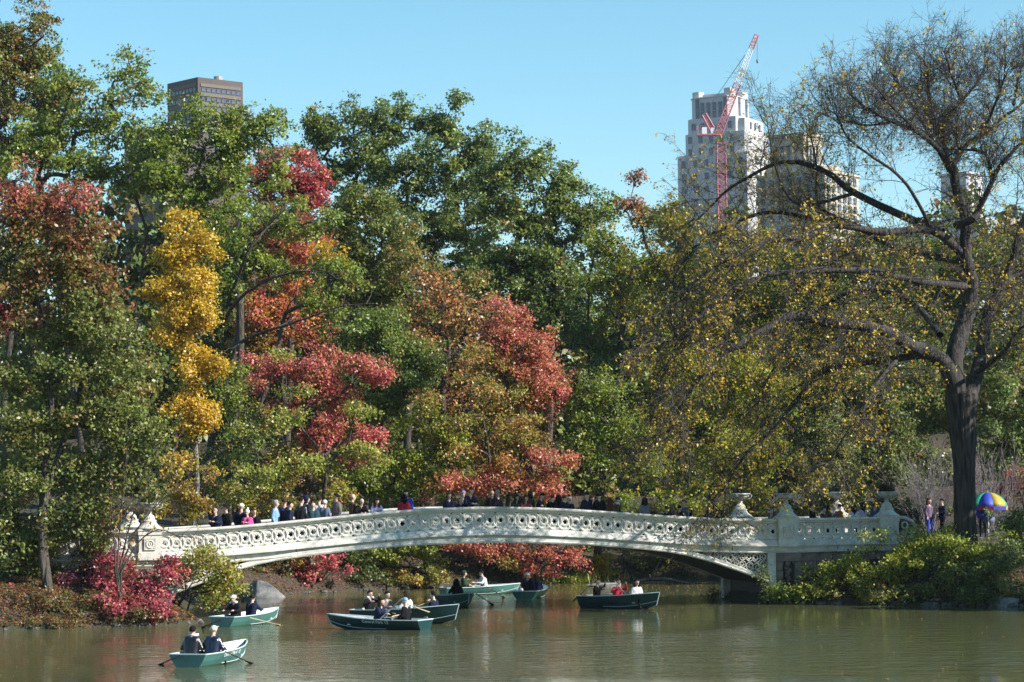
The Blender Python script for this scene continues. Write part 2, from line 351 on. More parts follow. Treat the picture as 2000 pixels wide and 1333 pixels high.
for side in (0, 1):
    mir = side == 1; T = BW if mir else 0.0
    bal = empty('balustrade', (0, 0, 0), 0, bridge)
    if not mir: bal['label'] = 'balustrade on the lake side facing the boats'
    k = 0
    for s0, s1, nr in SECT:
        a, b = s0 + 0.62, s1 - 0.62; step = (b - a) / (nr - 1)
        ss = np.linspace(s0 + 0.43, s1 - 0.43, 61 if nr > 20 else 8)
        sweep('handrail', [(-.17, -.015), (-.10, .0), (.10, .0), (.17, -.015), (.195, -.05), (.185, -.10), (.12, -.125), (.12, -.165), (.06, -.21), (-.06, -.21), (-.12, -.165), (-.12, -.125), (-.185, -.10), (-.195, -.05)], ss, rail_z, M['paint'], bal, mir)
        sweep('base_rail', [(-.06, -.895), (.06, -.895), (.10, -1.16), (-.25, -1.165), (-.25, -1.13), (-.09, -.915)], ss, rail_z, M['paint'], bal, mir)
        for q in range(nr):
            sc_ = a + q * step; sl_ = math.atan2(float(rail_z(sc_ + .1) - rail_z(sc_ - .1)), .2)
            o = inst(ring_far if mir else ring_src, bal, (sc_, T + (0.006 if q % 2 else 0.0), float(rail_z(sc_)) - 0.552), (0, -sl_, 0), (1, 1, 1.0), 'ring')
        sweep('ring_backing_fillet', [(-.02, -.205), (.02, -.205), (.02, -.235), (-.02, -.235)], ss, rail_z, M['paint'], bal, mir)
    for s0 in POSTS:
        z0 = float(rail_z(s0)); ps = empty('balustrade_post', (s0, T, z0), math.pi if mir else 0, bridge)
        mb = MB(); mb.box((0, 0.0, -0.56), (0.86, 0.50, 0.72)); mb.box((0, -.02, -1.04), (0.94, 0.60, 0.30)); mb.box((0, 0, -.10), (0.93, 0.58, 0.199)); mb.box((0, 0, 0.0), (1.0, 0.64, 0.085))
        mb.build('post_block', M['paint'], ps)
        inst(ros_src, ps, (0, -.25, -.56), None, None, 'rosette_panel')
        mb = MB(); prof = [(0.56, 0.043), (0.53, 0.09), (0.44, 0.13), (0.36, 0.20), (0.30, 0.29), (0.29, 0.32), (0.32, 0.34), (0.31, 0.37), (0.24, 0.40), (0.23, 0.50), (0.17, 0.58), (0.10, 0.62), (0.09, 0.68)]
        mb.lathe(prof, n=20); o = mb.build('finial_pedestal', M['paint'], ps, True); o.scale = (1, .72, 1)
    # fascia below the balustrade: shaded recess, then the string course
    ss = np.linspace(-5.4, 32.2, 81)
    sweep('fascia', [(-.07, -1.166), (.15, -1.166), (.15, -1.37), (-.07, -1.37)], ss, rail_z, M['paint'], bridge, mir)
    sweep('string_course', [(-.11, -1.371), (.15, -1.371), (.15, -1.45), (-.17, -1.45), (-.19, -1.41)], ss, rail_z, M['paint'], bridge, mir)
    sa = np.linspace(0.55, 26.25, 91)
    sweep('arch_rib', [(-.13, .22), (.12, .22), (.12, .0), (-.16, .0), (-.185, .05), (-.16, .10), (-.145, .105), (-.15, .19)], sa, arch_z, M['paint'], bridge, mir)
    for q, (s0, sg) in enumerate(((26.35, 1), (0.45, -1))):
        mb = MB(); zt = float(rail_z(s0)) - 1.452; mb.box((s0, T + (.03 if mir else -.03), zt / 2 - .2), (0.34, 0.30, zt + .4)); mb.box((s0, T + (.08 if mir else -.08), zt / 2 - .2), (0.22, 0.26, zt + .4))
        mb.build('end_pilaster', M['paint'], bridge)
    # scrollwork of the spandrels
    for sg in (-1, 1):
        sp = empty('spandrel_scrollwork', (0, 0, 0), 0, bridge)
        for d0 in np.arange(9.3, 12.62, .30):
            sc_ = 13.4 + sg * d0; top = float(rail_z(sc_)) - 1.455; bot = float(arch_z(sc_)) + .225; h = (top - bot)
            if h < 0.06: continue
            nst = max(1, int(round(h / .34))); r0 = h / nst / 2
            for q in range(nst):
                v, f = hoop(r0 * .78, r0 * .98, .018, 16); v2, f2 = hoop(r0 * .34, r0 * .52, .018, 12); fl = 1 if (q + int(d0 * 3)) % 2 else -1
                mb = MB(); mb.add(v, f); mb.add([(a + r0 * .22 * fl, b, c + r0 * .12) for a, b, c in v2], f2)
                mb.tube([(-r0 * .9 * fl, 0, -r0 * .3), (-r0 * .4 * fl, 0, -r0 * .05), (r0 * .1 * fl, 0, -r0 * .5), (r0 * .6 * fl, 0, -r0 * .6)], [r0 * .06, r0 * .12, r0 * .12, r0 * .05], 5)
                o = mb.build('scroll', M['paint'], sp); o.location = (sc_ + rng.uniform(-.02, .02), T + .004 * ((q + int(d0 * 10)) % 3), top - r0 * (2 * q + 1)); o.scale = (sg, 1, 1)
    if not mir:
        jm = plain('joint_grime', (.10, .085, .07), .9) if 'jm' not in globals() else jm
        for s0 in (2.2, 5.9, 9.6, 13.4, 17.2, 20.9, 24.6, 29.4):
            mb = MB(); z0 = float(rail_z(s0)); mb.box((s0, -.0735, z0 - 1.27), (.03, .01, .19)); mb.box((s0, -.2515, z0 - 1.147), (.02, .006, .034)); mb.build('joint', jm, bridge)
# soffit of the arch and the deck
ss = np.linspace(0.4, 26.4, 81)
sweep('arch_soffit', [(.13, .20), (BW - .13, .20), (BW - .13, .04), (.13, .04)], ss, arch_z, M['paint_shaded'])
sweep('deck_beam', [(.16, -1.18), (BW - .16, -1.18), (BW - .16, -1.40), (.16, -1.40)], np.linspace(-5.2, 32, 61), rail_z, M['paint_shaded'])
bo = np.linspace(-5.3, 32.0, 188)     # deck boards, laid across
dk = empty('deck', (0, 0, 0), 0, bridge)
mb = MB(); mb.box((0, 0, 0), (0.19, BW - .40, 0.06)); bsrc = mb.build('deck_board', M['timber']); COL.objects.unlink(bsrc)
for s0 in bo:
    sl_ = math.atan2(float(rail_z(s0 + .1) - rail_z(s0 - .1)), .2)
    inst(bsrc, dk, (s0, BW / 2, float(deck_z(s0)) - .03), (0, -sl_, 0), None, 'deck_board')
# stone abutments: coursed blocks with recessed joints and a carved niche in the pier
def abutment(s0, s1, pier):
    ab = empty('stone_abutment', (0, 0, 0), 0, bridge)
    zt = 3.575 - 1.455
    mb = MB(); mb.box(((s0 + s1) / 2, BW / 2, zt / 2 - .6), (s1 - s0 - .04, BW - .28, zt + 1.19)); mb.build('wall_core', M['mortar'], ab)
    lr = random.Random(int(s0 * 10)); shared = {}
    def stone(cx, cz, w, h, t, d):
        key = (round(w, 2), round(h, 2), d)
        if key not in shared:
            b = MB(); b.box((0, 0, 0), (w - .02, d, h - .02)); o = b.build('stone', M['sandstone'], ab); shared[key] = o; o.location = (cx, t, cz)
        else: inst(shared[key], ab, (cx, t, cz), None, None, 'stone')
    nrow = 7; h = (zt + .5) / nrow
    for side, t in ((0, .06), (1, BW - .06)):
        for r0 in range(nrow):
            z = -.5 + h * (r0 + .5); x = s0; odd = r0 % 2
            a0, a1 = pier - .58, pier + .58
            lo, hi = (s0, s1)
            segs = [(lo, a0), (a1, hi)]
            for (u0, u1) in segs:
                if u1 - u0 < .2: continue
                n_ = max(1, round((u1 - u0) / .78)); w = (u1 - u0) / n_
                for q in range(n_): stone(u0 + w * (q + .5), z, w, h, t + lr.uniform(-.012, .012), .22)
            if side == 1: stone(pier, z, 1.16, h, t, .3); continue
            if 2 <= r0 <= 5:
                stone(pier - .42, z, .30, h, t - .10, .3); stone(pier + .42, z, .30, h, t - .10, .3)
            else: stone(pier, z, 1.16, h, t - .10, .3)
    # niche relief: an arched hood over a leafy carved pendant
    mb = MB(); zc = zt - .62
    mb.tube([(pier + .25 * math.cos(w), -.12, zc + .12 + .25 * math.sin(w)) for w in np.linspace(0, math.pi, 11)], .035, 6)
    mb.ball((pier, -.07, zc + .16), (.13, .09, .16), 10, 7)
    for q, (dx, dz, r0) in enumerate(((-.09, -.05, .10), (.08, -.12, .10), (0, -.22, .12), (-.06, -.36, .09), (.06, -.44, .08), (0, -.56, .07), (.0, -.68, .05))):
        mb.ball((pier + dx, -.06, zc + dz), (r0, .08, r0 * 1.1), 8, 5)
    mb.build('niche_carving', M['sandstone'], ab, True)
abutment(26.5, 32.15, 27.1); abutment(-5.35, 0.3, 0.0)
# scrolled end brackets
for s0, sg in ((32.35, 1), (-5.6, -1)):
    for side in (0, 1):
        mb = MB(); T = BW * side; z0 = 3.575
        cur = [(s0 - sg * .15, T, z0 - .02), (s0 + sg * .25, T, z0 - .06), (s0 + sg * .58, T, z0 - .22), (s0 + sg * .72, T, z0 - .48), (s0 + sg * .68, T, z0 - .72), (s0 + sg * .45, T, z0 - .9), (s0, T, z0 - .98)]
        mb.tube(cur, .075, 8)
        for cx, cz, r0 in ((.22, -.38, .17), (.42, -.6, .13), (.2, -.72, .11)):
            v, f = hoop(r0 * .6, r0, .03, 16); mb.add([(s0 + sg * cx + a, T + b, z0 + cz + c) for a, b, c in v], f)
        mb.build('end_scroll', M['paint'], bridge, True)
bpy.data.objects.remove(bsrc)
M['urn'] = plain('urn_iron', (0.52, 0.51, 0.48), 0.6, var=0.5, scale=5)
def urn(s0, t, lab):
    u = empty('planter_urn', bw(s0, t, float(rail_z(s0)) + .68), TH); tag(u, lab, 'urn', 'shallow bowl urns on the bridge posts')
    mb = MB(); mb.lathe([(.07, -.02), (.12, .02), (.07, .06), (.08, .10), (.22, .14), (.36, .22), (.43, .33), (.40, .33), (.34, .25), (.2, .2), (.05, .18)], n=22); mb.build('bowl', M['urn'], u, True)
    mb = MB(); mb.lathe([(.40, .331), (.47, .335), (.48, .37), (.46, .40), (.40, .40), (.39, .345)], n=22); mb.build('rim', M['urn'], u, True)
    for sg in (-1, 1):
        mb = MB(); mb.tube([(sg * .47, 0, .37), (sg * .55, 0, .30), (sg * .50, 0, .18), (sg * .30, 0, .12)], .025, 6); mb.build('handle', M['urn'], u, True)
    # dark planting in the bowl
    k = 420; a = rng.uniform(0, 2 * math.pi, k); r0 = .36 * np.sqrt(rng.uniform(0, 1, k)); hgt = rng.uniform(.2, .85, k) * (1 - r0)
    b0 = np.stack([r0 * np.cos(a), r0 * np.sin(a), np.full(k, .33)], 1); tip = b0 + np.stack([.25 * r0 * np.cos(a), .25 * r0 * np.sin(a), hgt], 1)
    w = np.stack([-np.sin(a), np.cos(a), np.zeros(k)], 1) * .014
    v = np.stack([b0 - w, b0 + w, tip], 1).reshape(-1, 3)
    c = np.tile(np.array([.02, .035, .012]), (k * 3, 1)) * rng.uniform(.6, 1.4, (k, 1)).repeat(3, 0)
    mesh_obj('planting', v, np.arange(k * 3).reshape(k, 3), M['leaf'], u, col=c)
urn(L_, 0, 'bowl urn over the stone pier on the lake side of the bridge')
urn(31.75, 0, 'bowl urn on the end post beside the scrolled bracket, lake side')
urn(L_, BW, 'bowl urn on the far rail just behind two dark-haired people')
urn(31.75, BW, 'bowl urn on the far rail behind the people in brown and orange jackets')
urn(0.0, 0, 'bowl urn on the lake-side post behind bare branches and a red bush')
# ------------------------------------------------------------------ trees and shrubs
def L(*h): # sRGB hex-ish triplets (0..255) -> linear
    c = np.array(h, float) / 255.0; return np.where(c <= .04045, c / 12.92, ((c + .055) / 1.055) ** 2.4)
# leaf colours (reflectance)
PAL = {
 'oak':    [(.068, .102, .024), (.082, .110, .024), (.058, .090, .030), (.112, .118, .024)],
 'olive':  [(.070, .090, .024), (.085, .085, .022), (.055, .085, .028), (.11, .085, .02)],
 'dark':   [(.046, .078, .025), (.056, .086, .025), (.044, .072, .030), (.074, .092, .025)],
 'light':  [(.10, .145, .022), (.085, .13, .022), (.135, .155, .02), (.115, .13, .022)],
 'lime':   [(.17, .19, .022), (.13, .17, .022), (.21, .18, .02), (.10, .14, .022)],
 'golden': [(.52, .31, .030), (.55, .345, .04), (.48, .275, .025), (.45, .29, .03)],
 'yellow': [(.40, .27, .022), (.34, .24, .022), (.26, .21, .022), (.45, .30, .03)],
 'crimson':[(.31, .045, .065), (.37, .07, .085), (.24, .035, .05), (.35, .09, .07)],
 'red':    [(.42, .12, .115), (.37, .085, .095), (.43, .165, .125), (.38, .13, .08)],
 'orange': [(.40, .13, .035), (.36, .16, .03), (.42, .10, .05), (.30, .15, .03)],
 'rust':   [(.24, .075, .035), (.27, .09, .04), (.19, .075, .03), (.16, .085, .028)],
 'tan':    [(.33, .17, .075), (.36, .20, .08), (.26, .13, .05), (.38, .19, .05)],
 'grey':   [(.092, .105, .036), (.105, .112, .040), (.075, .095, .036), (.13, .118, .036)],
 'mauve':  [(.22, .13, .20), (.26, .16, .24), (.17, .07, .12), (.20, .06, .08)],
 'wine':   [(.14, .022, .030), (.20, .03, .04), (.11, .03, .04), (.26, .04, .05)],
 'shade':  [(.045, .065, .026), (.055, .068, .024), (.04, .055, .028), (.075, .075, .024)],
 'straw':  [(.22, .20, .06), (.18, .19, .05), (.15, .17, .04), (.26, .21, .07)],
}
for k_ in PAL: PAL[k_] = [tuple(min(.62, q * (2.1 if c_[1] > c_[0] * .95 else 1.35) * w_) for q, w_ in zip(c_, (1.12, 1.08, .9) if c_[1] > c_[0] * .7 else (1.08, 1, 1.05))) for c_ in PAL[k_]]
def pick(pal, k):
    """pal: name or list of (name, weight)"""
    if isinstance(pal, str): pal = [(pal, 1)]
    w = np.array([x[1] for x in pal], float); ch = rng.choice(len(pal), k, p=w / w.sum())
    tab = np.array([PAL[x[0]] for x in pal]); return tab[ch, rng.integers(0, 4, k)]
def leaf_quads(c, bias, size, wid=0.6):
    k = len(c); nrm = norm(rng.normal(size=(k, 3)) + bias)
    t = norm(np.cross(nrm, rng.normal(size=(k, 3)))); s = np.cross(nrm, t)
    ln = size * rng.uniform(.65, 1.35, (k, 1)); w = ln * wid * .5
    fold = nrm * ln * .14
    v = np.stack([c - t * ln * .5, c + s * w + fold, c + t * ln * .5, c - s * w + fold], 1)
    return v.reshape(-1, 3)
def limb_mesh(edges, n=5):
    """edges: list of (p0, p1, r0, r1) -> frustums"""
    E_ = np.array([np.concatenate([e[0], e[1], [e[2], e[3]]]) for e in edges])
    p0, p1, r0, r1 = E_[:, :3], E_[:, 3:6], E_[:, 6:7], E_[:, 7:8]
    d = norm(p1 - p0); ref = np.where(np.abs(d[:, 2:3]) < .9, np.array([[0, 0, 1.0]]), np.array([[1.0, 0, 0]]))
    a = norm(np.cross(d, ref)); b = np.cross(d, a); w = 2 * np.pi * np.arange(n) / n
    dirs = a[:, None, :] * np.cos(w)[None, :, None] + b[:, None, :] * np.sin(w)[None, :, None]
    over = d * np.minimum(r1, .3) * .5
    v = np.concatenate([p0[:, None] + dirs * r0[:, None], (p1 + over)[:, None] + dirs * r1[:, None]], 1)
    k = len(E_); base = (np.arange(k) * 2 * n)[:, None]; j = np.arange(n); j2 = (j + 1) % n
    f = np.stack([base + j, base + j2, base + n + j2, base + n + j], 2).reshape(-1, 4)
    return v.reshape(-1, 3), f
def foliage(boughs, per, leaf, size, spread=1.0, gap=-.34):
    """boughs: (centre, radius, palette, centre of its lobe). sprays of leaves round each bough"""
    V = []; C_ = []
    for c, rb, pal, lc in boughs:
        ns = max(3, int(per * rng.uniform(.75, 1.25)))
        d = norm(rng.normal(size=(ns, 3))); rr = rb * rng.uniform(.25, 1, (ns, 1)) ** .55
        sp = c + d * rr * 1.2 * np.array([1, 1, .78])
        g_ = np.sin(sp[:, 0] * 1.7 + 1.3 * np.sin(sp[:, 2] * 1.1)) * np.sin(sp[:, 2] * 1.9 + 1.1 * np.sin(sp[:, 1] * 1.3)) + .55 * np.sin(sp[:, 0] * 3.7 + sp[:, 1] * 2.1) * np.sin(sp[:, 2] * 4.1 + sp[:, 1])
        sp = sp[g_ + rng.normal(size=ns) * .18 > gap]; ns = len(sp)         # irregular holes through the crown
        if ns == 0: continue
        out = norm(c - lc + np.array([0, 0, .4]))
        nl = leaf
        pts = np.repeat(sp, nl, 0) + rng.normal(size=(ns * nl, 3)) * np.array([.20, .20, .13]) * spread
        bias = .75 * np.repeat(norm(sp - c + .6 * out * rb), nl, 0) + np.array([0, 0, .55])
        V.append(leaf_quads(pts, bias, size))
        bc = pick(pal, 1)[0]; sc_ = pick(pal, ns); lc_ = pick(pal, ns * nl)
        odd = rng.uniform(size=ns) < .10; sc_[odd] = pick([('straw', 2), ('light', 2), ('tan', 1), ('rust', 1)], int(odd.sum()))
        col = .52 * np.repeat(sc_, nl, 0) + .13 * bc + .35 * lc_
        col = col * np.repeat(rng.uniform(.8, 1.2, (ns, 1)), nl, 0) * rng.uniform(.72, 1.28, (ns * nl, 1))
        C_.append(np.repeat(col, 4, 0))
    V = np.concatenate(V); C_ = np.concatenate(C_)
    return V, C_
def skeleton(base, top, boughs, r_base, lean=None, multi=1):
    """trunk plus limbs that reach every bough; returns frustum edges"""
    nodes = []; par = []; cnt = []
    h = np.linalg.norm(top - base)
    for k in range(multi):
        b0 = base + np.array([rng.uniform(-.5, .5) * (multi > 1), rng.uniform(-.4, .4) * (multi > 1), -.3]); t0 = top + np.array([(k - (multi - 1) / 2) * h * .16, rng.uniform(-1, 1), -rng.uniform(0, .15) * h])
        n_ = 9; prev = -1; wv = rng.normal(size=(2, 3)) * .02 * h
        for i in range(n_):
            t = i / (n_ - 1); p = b0 + (t0 - b0) * t + (wv[0] * math.sin(t * 3.1) + wv[1] * math.sin(t * 6.2)) * np.array([1, 1, .1])
            nodes.append(p); par.append(prev); cnt.append(0.0); prev = len(nodes) - 1
    N = np.array(nodes); order = np.argsort([np.linalg.norm((b[0] - N), axis=1).min() for b in boughs])
    nodes = list(N)
    for oi in order:
        b = boughs[oi][0]; N = np.array(nodes); d = b - N; dist = np.linalg.norm(d, axis=1)
        cost = dist + 1.1 * np.maximum(0, .15 * dist - d[:, 2]) + .9 * (N[:, 2] < base[2] + .22 * h)*3
        j = int(np.argmin(cost)); p = N[j]; bul = rng.normal(size=3) * dist[j] * .07 + np.array([0, 0, .08 * dist[j]])
        prev = j; kq = 1 if dist[j] < .6 else (2 if dist[j] < 1.2 else 4)
        for q in [p + (b - p) * t_ + bul * math.sin(math.pi * t_) + rng.normal(size=3) * .03 * (t_ < 1) for t_ in np.arange(1, kq + 1) / kq]:
            nodes.append(q); par.append(prev); cnt.append(0.0); prev = len(nodes) - 1
        k = prev
        while k >= 0: cnt[k] += 1; k = par[k]
    tot = max(cnt); ed = []
    rad = lambda c: max(.016, r_base * (c / tot) ** .52)
    for i in range(len(nodes)):
        if par[i] >= 0:
            r1 = rad(max(cnt[i], .3)); r0 = min(rad(max(cnt[par[i]], .3)), r1 * 1.6)
            ed.append((nodes[par[i]], nodes[i], r0, r1))
    return ed
def twigs(boughs, n, r=.017):
    ed = []
    for c, rb, *_ in boughs:
        d = norm(rng.normal(size=(n, 3))) * np.array([1, 1, .7]) * rb * rng.uniform(.6, 1.15, (n, 1))
        for q in d:
            m = c + q * .5 + rng.normal(size=3) * .06; ed.append((c, m, r * 1.5, r)); ed.append((m, c + q, r, r * .5))
    return ed
STAT = [0]; DK = 2.9
def lobe_boughs(lobes, Y, pal, dens, brad, back=.34, depth=.85):
    out = []
    for lb in lobes:
        cx, cy, rx, ry = lb[:4]; dy = lb[4] if len(lb) > 4 and lb[4] is not None else 0.0; pl = lb[5] if len(lb) > 5 else pal
        c = at(cx, cy, Y + dy); k = (Y + dy) / FPX * 1.26; rx *= k; ry *= k; rd = min(rx, max(ry, 1.2)) * depth + .15 * rx
        n_ = max(3, int(round(DK * dens * (rx * ry + .35 * rd * (rx + ry)) * 1.15)))
        d = norm(rng.normal(size=(n_, 3))); rr = np.minimum(np.abs(rng.normal(size=(n_, 1))) * .34 + .50 * rng.uniform(0, 1, (n_, 1)) ** .6, 1.4)
        q = d * rr
        keep = (q[:, 1] < .35) | (rng.uniform(size=n_) < back)
        for w in q[keep]:
            rb = brad * rng.uniform(.6, 1.35) * max(.45, 1.3 - .62 * np.linalg.norm(w))
            if rng.uniform() < .17: w = norm(w) * rng.uniform(1.0, 1.38); rb *= .75      # stray boughs break the outline
            rb = min(rb, .75 * min(rx, ry) + .15)
            sc_ = np.array([max(rx - .55 * rb, .1), max(rd - .55 * rb, .1), max(ry - .45 * rb, .1)])
            out.append((c + w * sc_, rb, pl, c))
    return out
def tree(name, label, Y, lobes, pal, trunk_px=None, dens=.95, brad=.95, per=15, leaf=20, size=.19, r_base=.21, multi=1, cat='tree', group=None, base=None, bark='bark', twig=2, top_k=.72, spread=1.0, gap=-.34):
    bo = lobe_boughs(lobes, Y, pal, dens, brad)
    bc = np.array([b[0] for b in bo])
    if base is None:
        tx = trunk_px if trunk_px is not None else float(np.mean([l_[0] for l_ in lobes]))
        X = (tx - 1000) * Y / FPX; yb = Y + .5
        while Y > 115 and lake_dist(np.array([[X, yb]]))[0] < .8: yb += .4      # the foot stands on the bank
        base = np.array([X, yb, gz(X, yb)])
    ztop = bc[:, 2].max(); mid = bc.mean(0)
    top = np.array([base[0] + (mid[0] - base[0]) * .7, base[1] + (mid[1] - base[1]) * .7, base[2] + (ztop - base[2]) * top_k])
    root = empty(name, base); tag(root, label, cat, group)
    ed = skeleton(base, top, bo, r_base, multi=multi)
    if twig: ed = ed + twigs(bo, twig)
    th_ = [e_ for e_ in ed if e_[2] < .03]; tk_ = [e_ for e_ in ed if e_[2] >= .03]
    v, f = limb_mesh(tk_, 6); v2, f2 = limb_mesh(th_, 3); mesh_obj('trunk', np.concatenate([v, v2]) - base, np.concatenate([f, f2 + len(v)]), M[bark], root, smooth=True)
    V, C_ = foliage(bo, per, leaf, size, spread, gap)
    mesh_obj('crown', V - base, np.arange(len(V)).reshape(-1, 4), M['leaf'], root, col=C_)
    STAT[0] += len(V) // 4
    return root
def shrub(name, label, Y, lobes, pal, dens=1.6, brad=.5, per=10, leaf=16, size=.13, group=None, stems=7, cat='shrub', z=None, spread=.7, r=.025, trunk_px=None):
    bo = lobe_boughs(lobes, Y, pal, dens, brad, back=.34)
    bc = np.array([b[0] for b in bo]); mid = bc.mean(0)
    X = mid[0] if trunk_px is None else (trunk_px - 1000) * Y / FPX; yy = mid[1] + .2
    while Y > 115 and lake_dist(np.array([[X, yy]]))[0] < .2: yy += .2
    zz = max(gz(X, yy), .05) if z is None else z
    base = np.array([X, yy, zz]); root = empty(name, base); tag(root, label, cat, group)
    ed = []
    for k in range(stems):
        tgt = bo[rng.integers(len(bo))][0]; m = base + (tgt - base) * .5 + rng.normal(size=3) * .12
        ed += [(base + rng.normal(size=3) * np.array([.12, .12, 0]) + np.array([0, 0, -.15]), m, r, r * .75), (m, tgt, r * .75, r * .4)]
    ed += twigs(bo, 3, .008)
    v, f = limb_mesh(ed, 4); mesh_obj('stems', v - base, f, M['bark'], root)['kind'] = 'stuff'
    V, C_ = foliage(bo, per, leaf, size, spread)
    mesh_obj('foliage', V - base, np.arange(len(V)).reshape(-1, 4), M['leaf'], root, col=C_)
    STAT[0] += len(V) // 4
    return root
def smooth_path(P, sub=4):
    P = np.array(P); out = []
    for i in range(len(P) - 1):
        p0 = P[max(i - 1, 0)]; p1 = P[i]; p2 = P[i + 1]; p3 = P[min(i + 2, len(P) - 1)]
        for t in np.linspace(0, 1, sub, endpoint=False):
            out.append(.5 * (2 * p1 + (p2 - p0) * t + (2 * p0 - 5 * p1 + 4 * p2 - p3) * t * t + (3 * p1 - p0 - 3 * p2 + p3) * t ** 3))
    out.append(P[-1]); return np.array(out)
def grow(start, d, ln, n_, wig, grav):
    P = [start]; d = norm(d)
    for i in range(n_):
        d = norm(d + rng.normal(size=3) * wig + np.array([0, 0, grav])); P.append(P[-1] + d * ln / n_)
    return np.array(P)
# the wood behind the bridge, far to near
GW = 'trees of the wood behind the bridge'
wood = []
for (x, y, rx, ry) in [(-60, 520, 160, 120), (150, 480, 150, 110), (330, 520, 160, 120), (520, 540, 150, 120), (700, 600, 150, 120), (880, 640, 150, 120), (1060, 650, 150, 120), (1240, 640, 150, 130), (1420, 640, 150, 130), (1600, 560, 160, 120), (1780, 560, 160, 120), (1960, 540, 160, 120),
                       (-40, 760, 170, 130), (160, 760, 160, 130), (360, 780, 160, 120), (560, 800, 160, 120), (760, 820, 160, 120), (960, 830, 160, 120), (1160, 830, 160, 120), (1360, 820, 160, 120), (1560, 790, 160, 130), (1760, 780, 160, 130), (1960, 760, 160, 130)] + [(x, 935, 150, 60) for x in range(-80, 2100, 180)]:
    wood.append((x, y, rx, ry))
bo = lobe_boughs(wood, 188, [('dark', 3), ('olive', 2), ('shade', 3), ('rust', .5)], .36, 1.9, .2, .5)
V, C_ = foliage(bo, 10, 10, .64, 1.9)
o = mesh_obj('distant_wood', V, np.arange(len(V)).reshape(-1, 4), M['leaf'], None, col=C_); tag(o, 'dark mixed wood massed far behind the bridge', 'wood', kind='stuff'); STAT[0] += len(V) // 4
bo = lobe_boughs([(x, 900 + 30 * (i % 2), 120, 62) for i, x in enumerate(range(-60, 2080, 165))] + [(x, 770, 130, 80) for x in range(20, 2080, 180)] + [(x, 650, 120, 70) for x in range(100, 800, 180)], 168, [('oak', 3), ('olive', 2), ('shade', 2), ('rust', .6), ('straw', .6)], .34, 1.5, .2, .5)
V, C_ = foliage(bo, 12, 12, .46, 1.6)
o = mesh_obj('distant_thicket', V, np.arange(len(V)).reshape(-1, 4), M['leaf'], None, col=C_); tag(o, 'dim thicket filling the gaps between the trunks of the wood', 'wood', kind='stuff'); STAT[0] += len(V) // 4

tree('oak_tree', 'tall brownish green oak at the very left end of the skyline', 152, [(15, 95, 70, 65), (75, 95, 45, 50), (20, 180, 95, 80), (95, 205, 60, 70), (0, 290, 100, 80)], [('olive', 3), ('oak', 2), ('rust', 1)], 10, dens=.85, size=.2)
tree('oak_tree', 'high open-crowned green oak with several dark leaning trunks', 140, [(232, 135, 52, 50), (165, 190, 65, 55), (275, 185, 38, 45), (115, 250, 75, 60), (230, 240, 75, 55), (60, 300, 80, 60), (165, 320, 90, 60), (285, 300, 35, 45), (240, 350, 70, 45)], [('oak', 4), ('light', 2)], 190, dens=.42, multi=3, r_base=.20, size=.19, twig=3)
tree('oak_tree', 'spreading yellow-green oak in front of the brown tower block', 138, [(385, 225, 40, 30), (475, 235, 50, 30), (345, 270, 55, 48), (440, 285, 90, 50), (530, 265, 42, 55), (380, 350, 80, 50), (480, 360, 70, 45), (315, 350, 50, 55), (420, 430, 60, 40)], [('light', 3), ('oak', 3)], 400, dens=.78, multi=2, size=.19, twig=3)
tree('red_maple', 'tall crimson maple rising behind the yellow-green oak', 150, [(560, 320, 55, 38), (598, 370, 30, 62, None, 'crimson'), (530, 360, 45, 45, None, [('red', 2), ('orange', 2), ('rust', 1)]), (570, 440, 60, 50, None, [('crimson', 3), ('red', 2)]), (625, 455, 18, 30, None, 'crimson'), (530, 470, 60, 50, None, [('orange', 2), ('red', 2)])], [('crimson', 3), ('red', 2), ('rust', 1), ('tan', .7)], 560, dens=1.1, size=.19)
tree('oak_tree', 'broad dark green oak forming the centre of the skyline', 166, [(630, 250, 60, 42), (710, 235, 55, 48), (790, 235, 60, 45), (870, 245, 50, 45), (670, 320, 90, 60), (770, 330, 95, 70), (880, 330, 80, 70), (930, 300, 40, 50), (720, 430, 90, 60), (840, 450, 110, 70), (930, 430, 60, 80), (880, 560, 110, 70)], [('dark', 4), ('oak', 2)], 800, dens=.72, r_base=.28, multi=2, size=.21)
tree('oak_tree', 'dense dark green oak sloping down to the right of centre', 158, [(1030, 320, 60, 42), (970, 350, 50, 50), (1090, 360, 50, 45), (1150, 410, 45, 45), (1010, 420, 95, 60), (1110, 450, 80, 55), (1040, 520, 110, 65), (960, 520, 60, 60), (1110, 580, 80, 60), (1030, 620, 100, 60)], [('dark', 3), ('oak', 3)], 1045, dens=.78, r_base=.27, multi=2, size=.2)
tree('oak_tree', 'olive green oak below the crimson maple', 146, [(700, 420, 70, 55), (745, 490, 75, 60), (670, 500, 50, 50), (760, 570, 80, 60), (690, 590, 60, 50)], [('olive', 3), ('oak', 3)], 720, dens=.85, size=.18)
lt = tree('oak_tree', 'green oak with long bare limbs reaching right in front of the crimson maple', 134, [(540, 420, 70, 35), (600, 440, 50, 30), (470, 440, 50, 45), (450, 520, 55, 50), (520, 520, 55, 35), (640, 490, 45, 20, None, 'yellow'), (660, 545, 55, 35), (420, 590, 45, 50), (600, 590, 50, 22)], [('light', 3), ('oak', 3)], 455, dens=.8, size=.17, multi=2, twig=3)
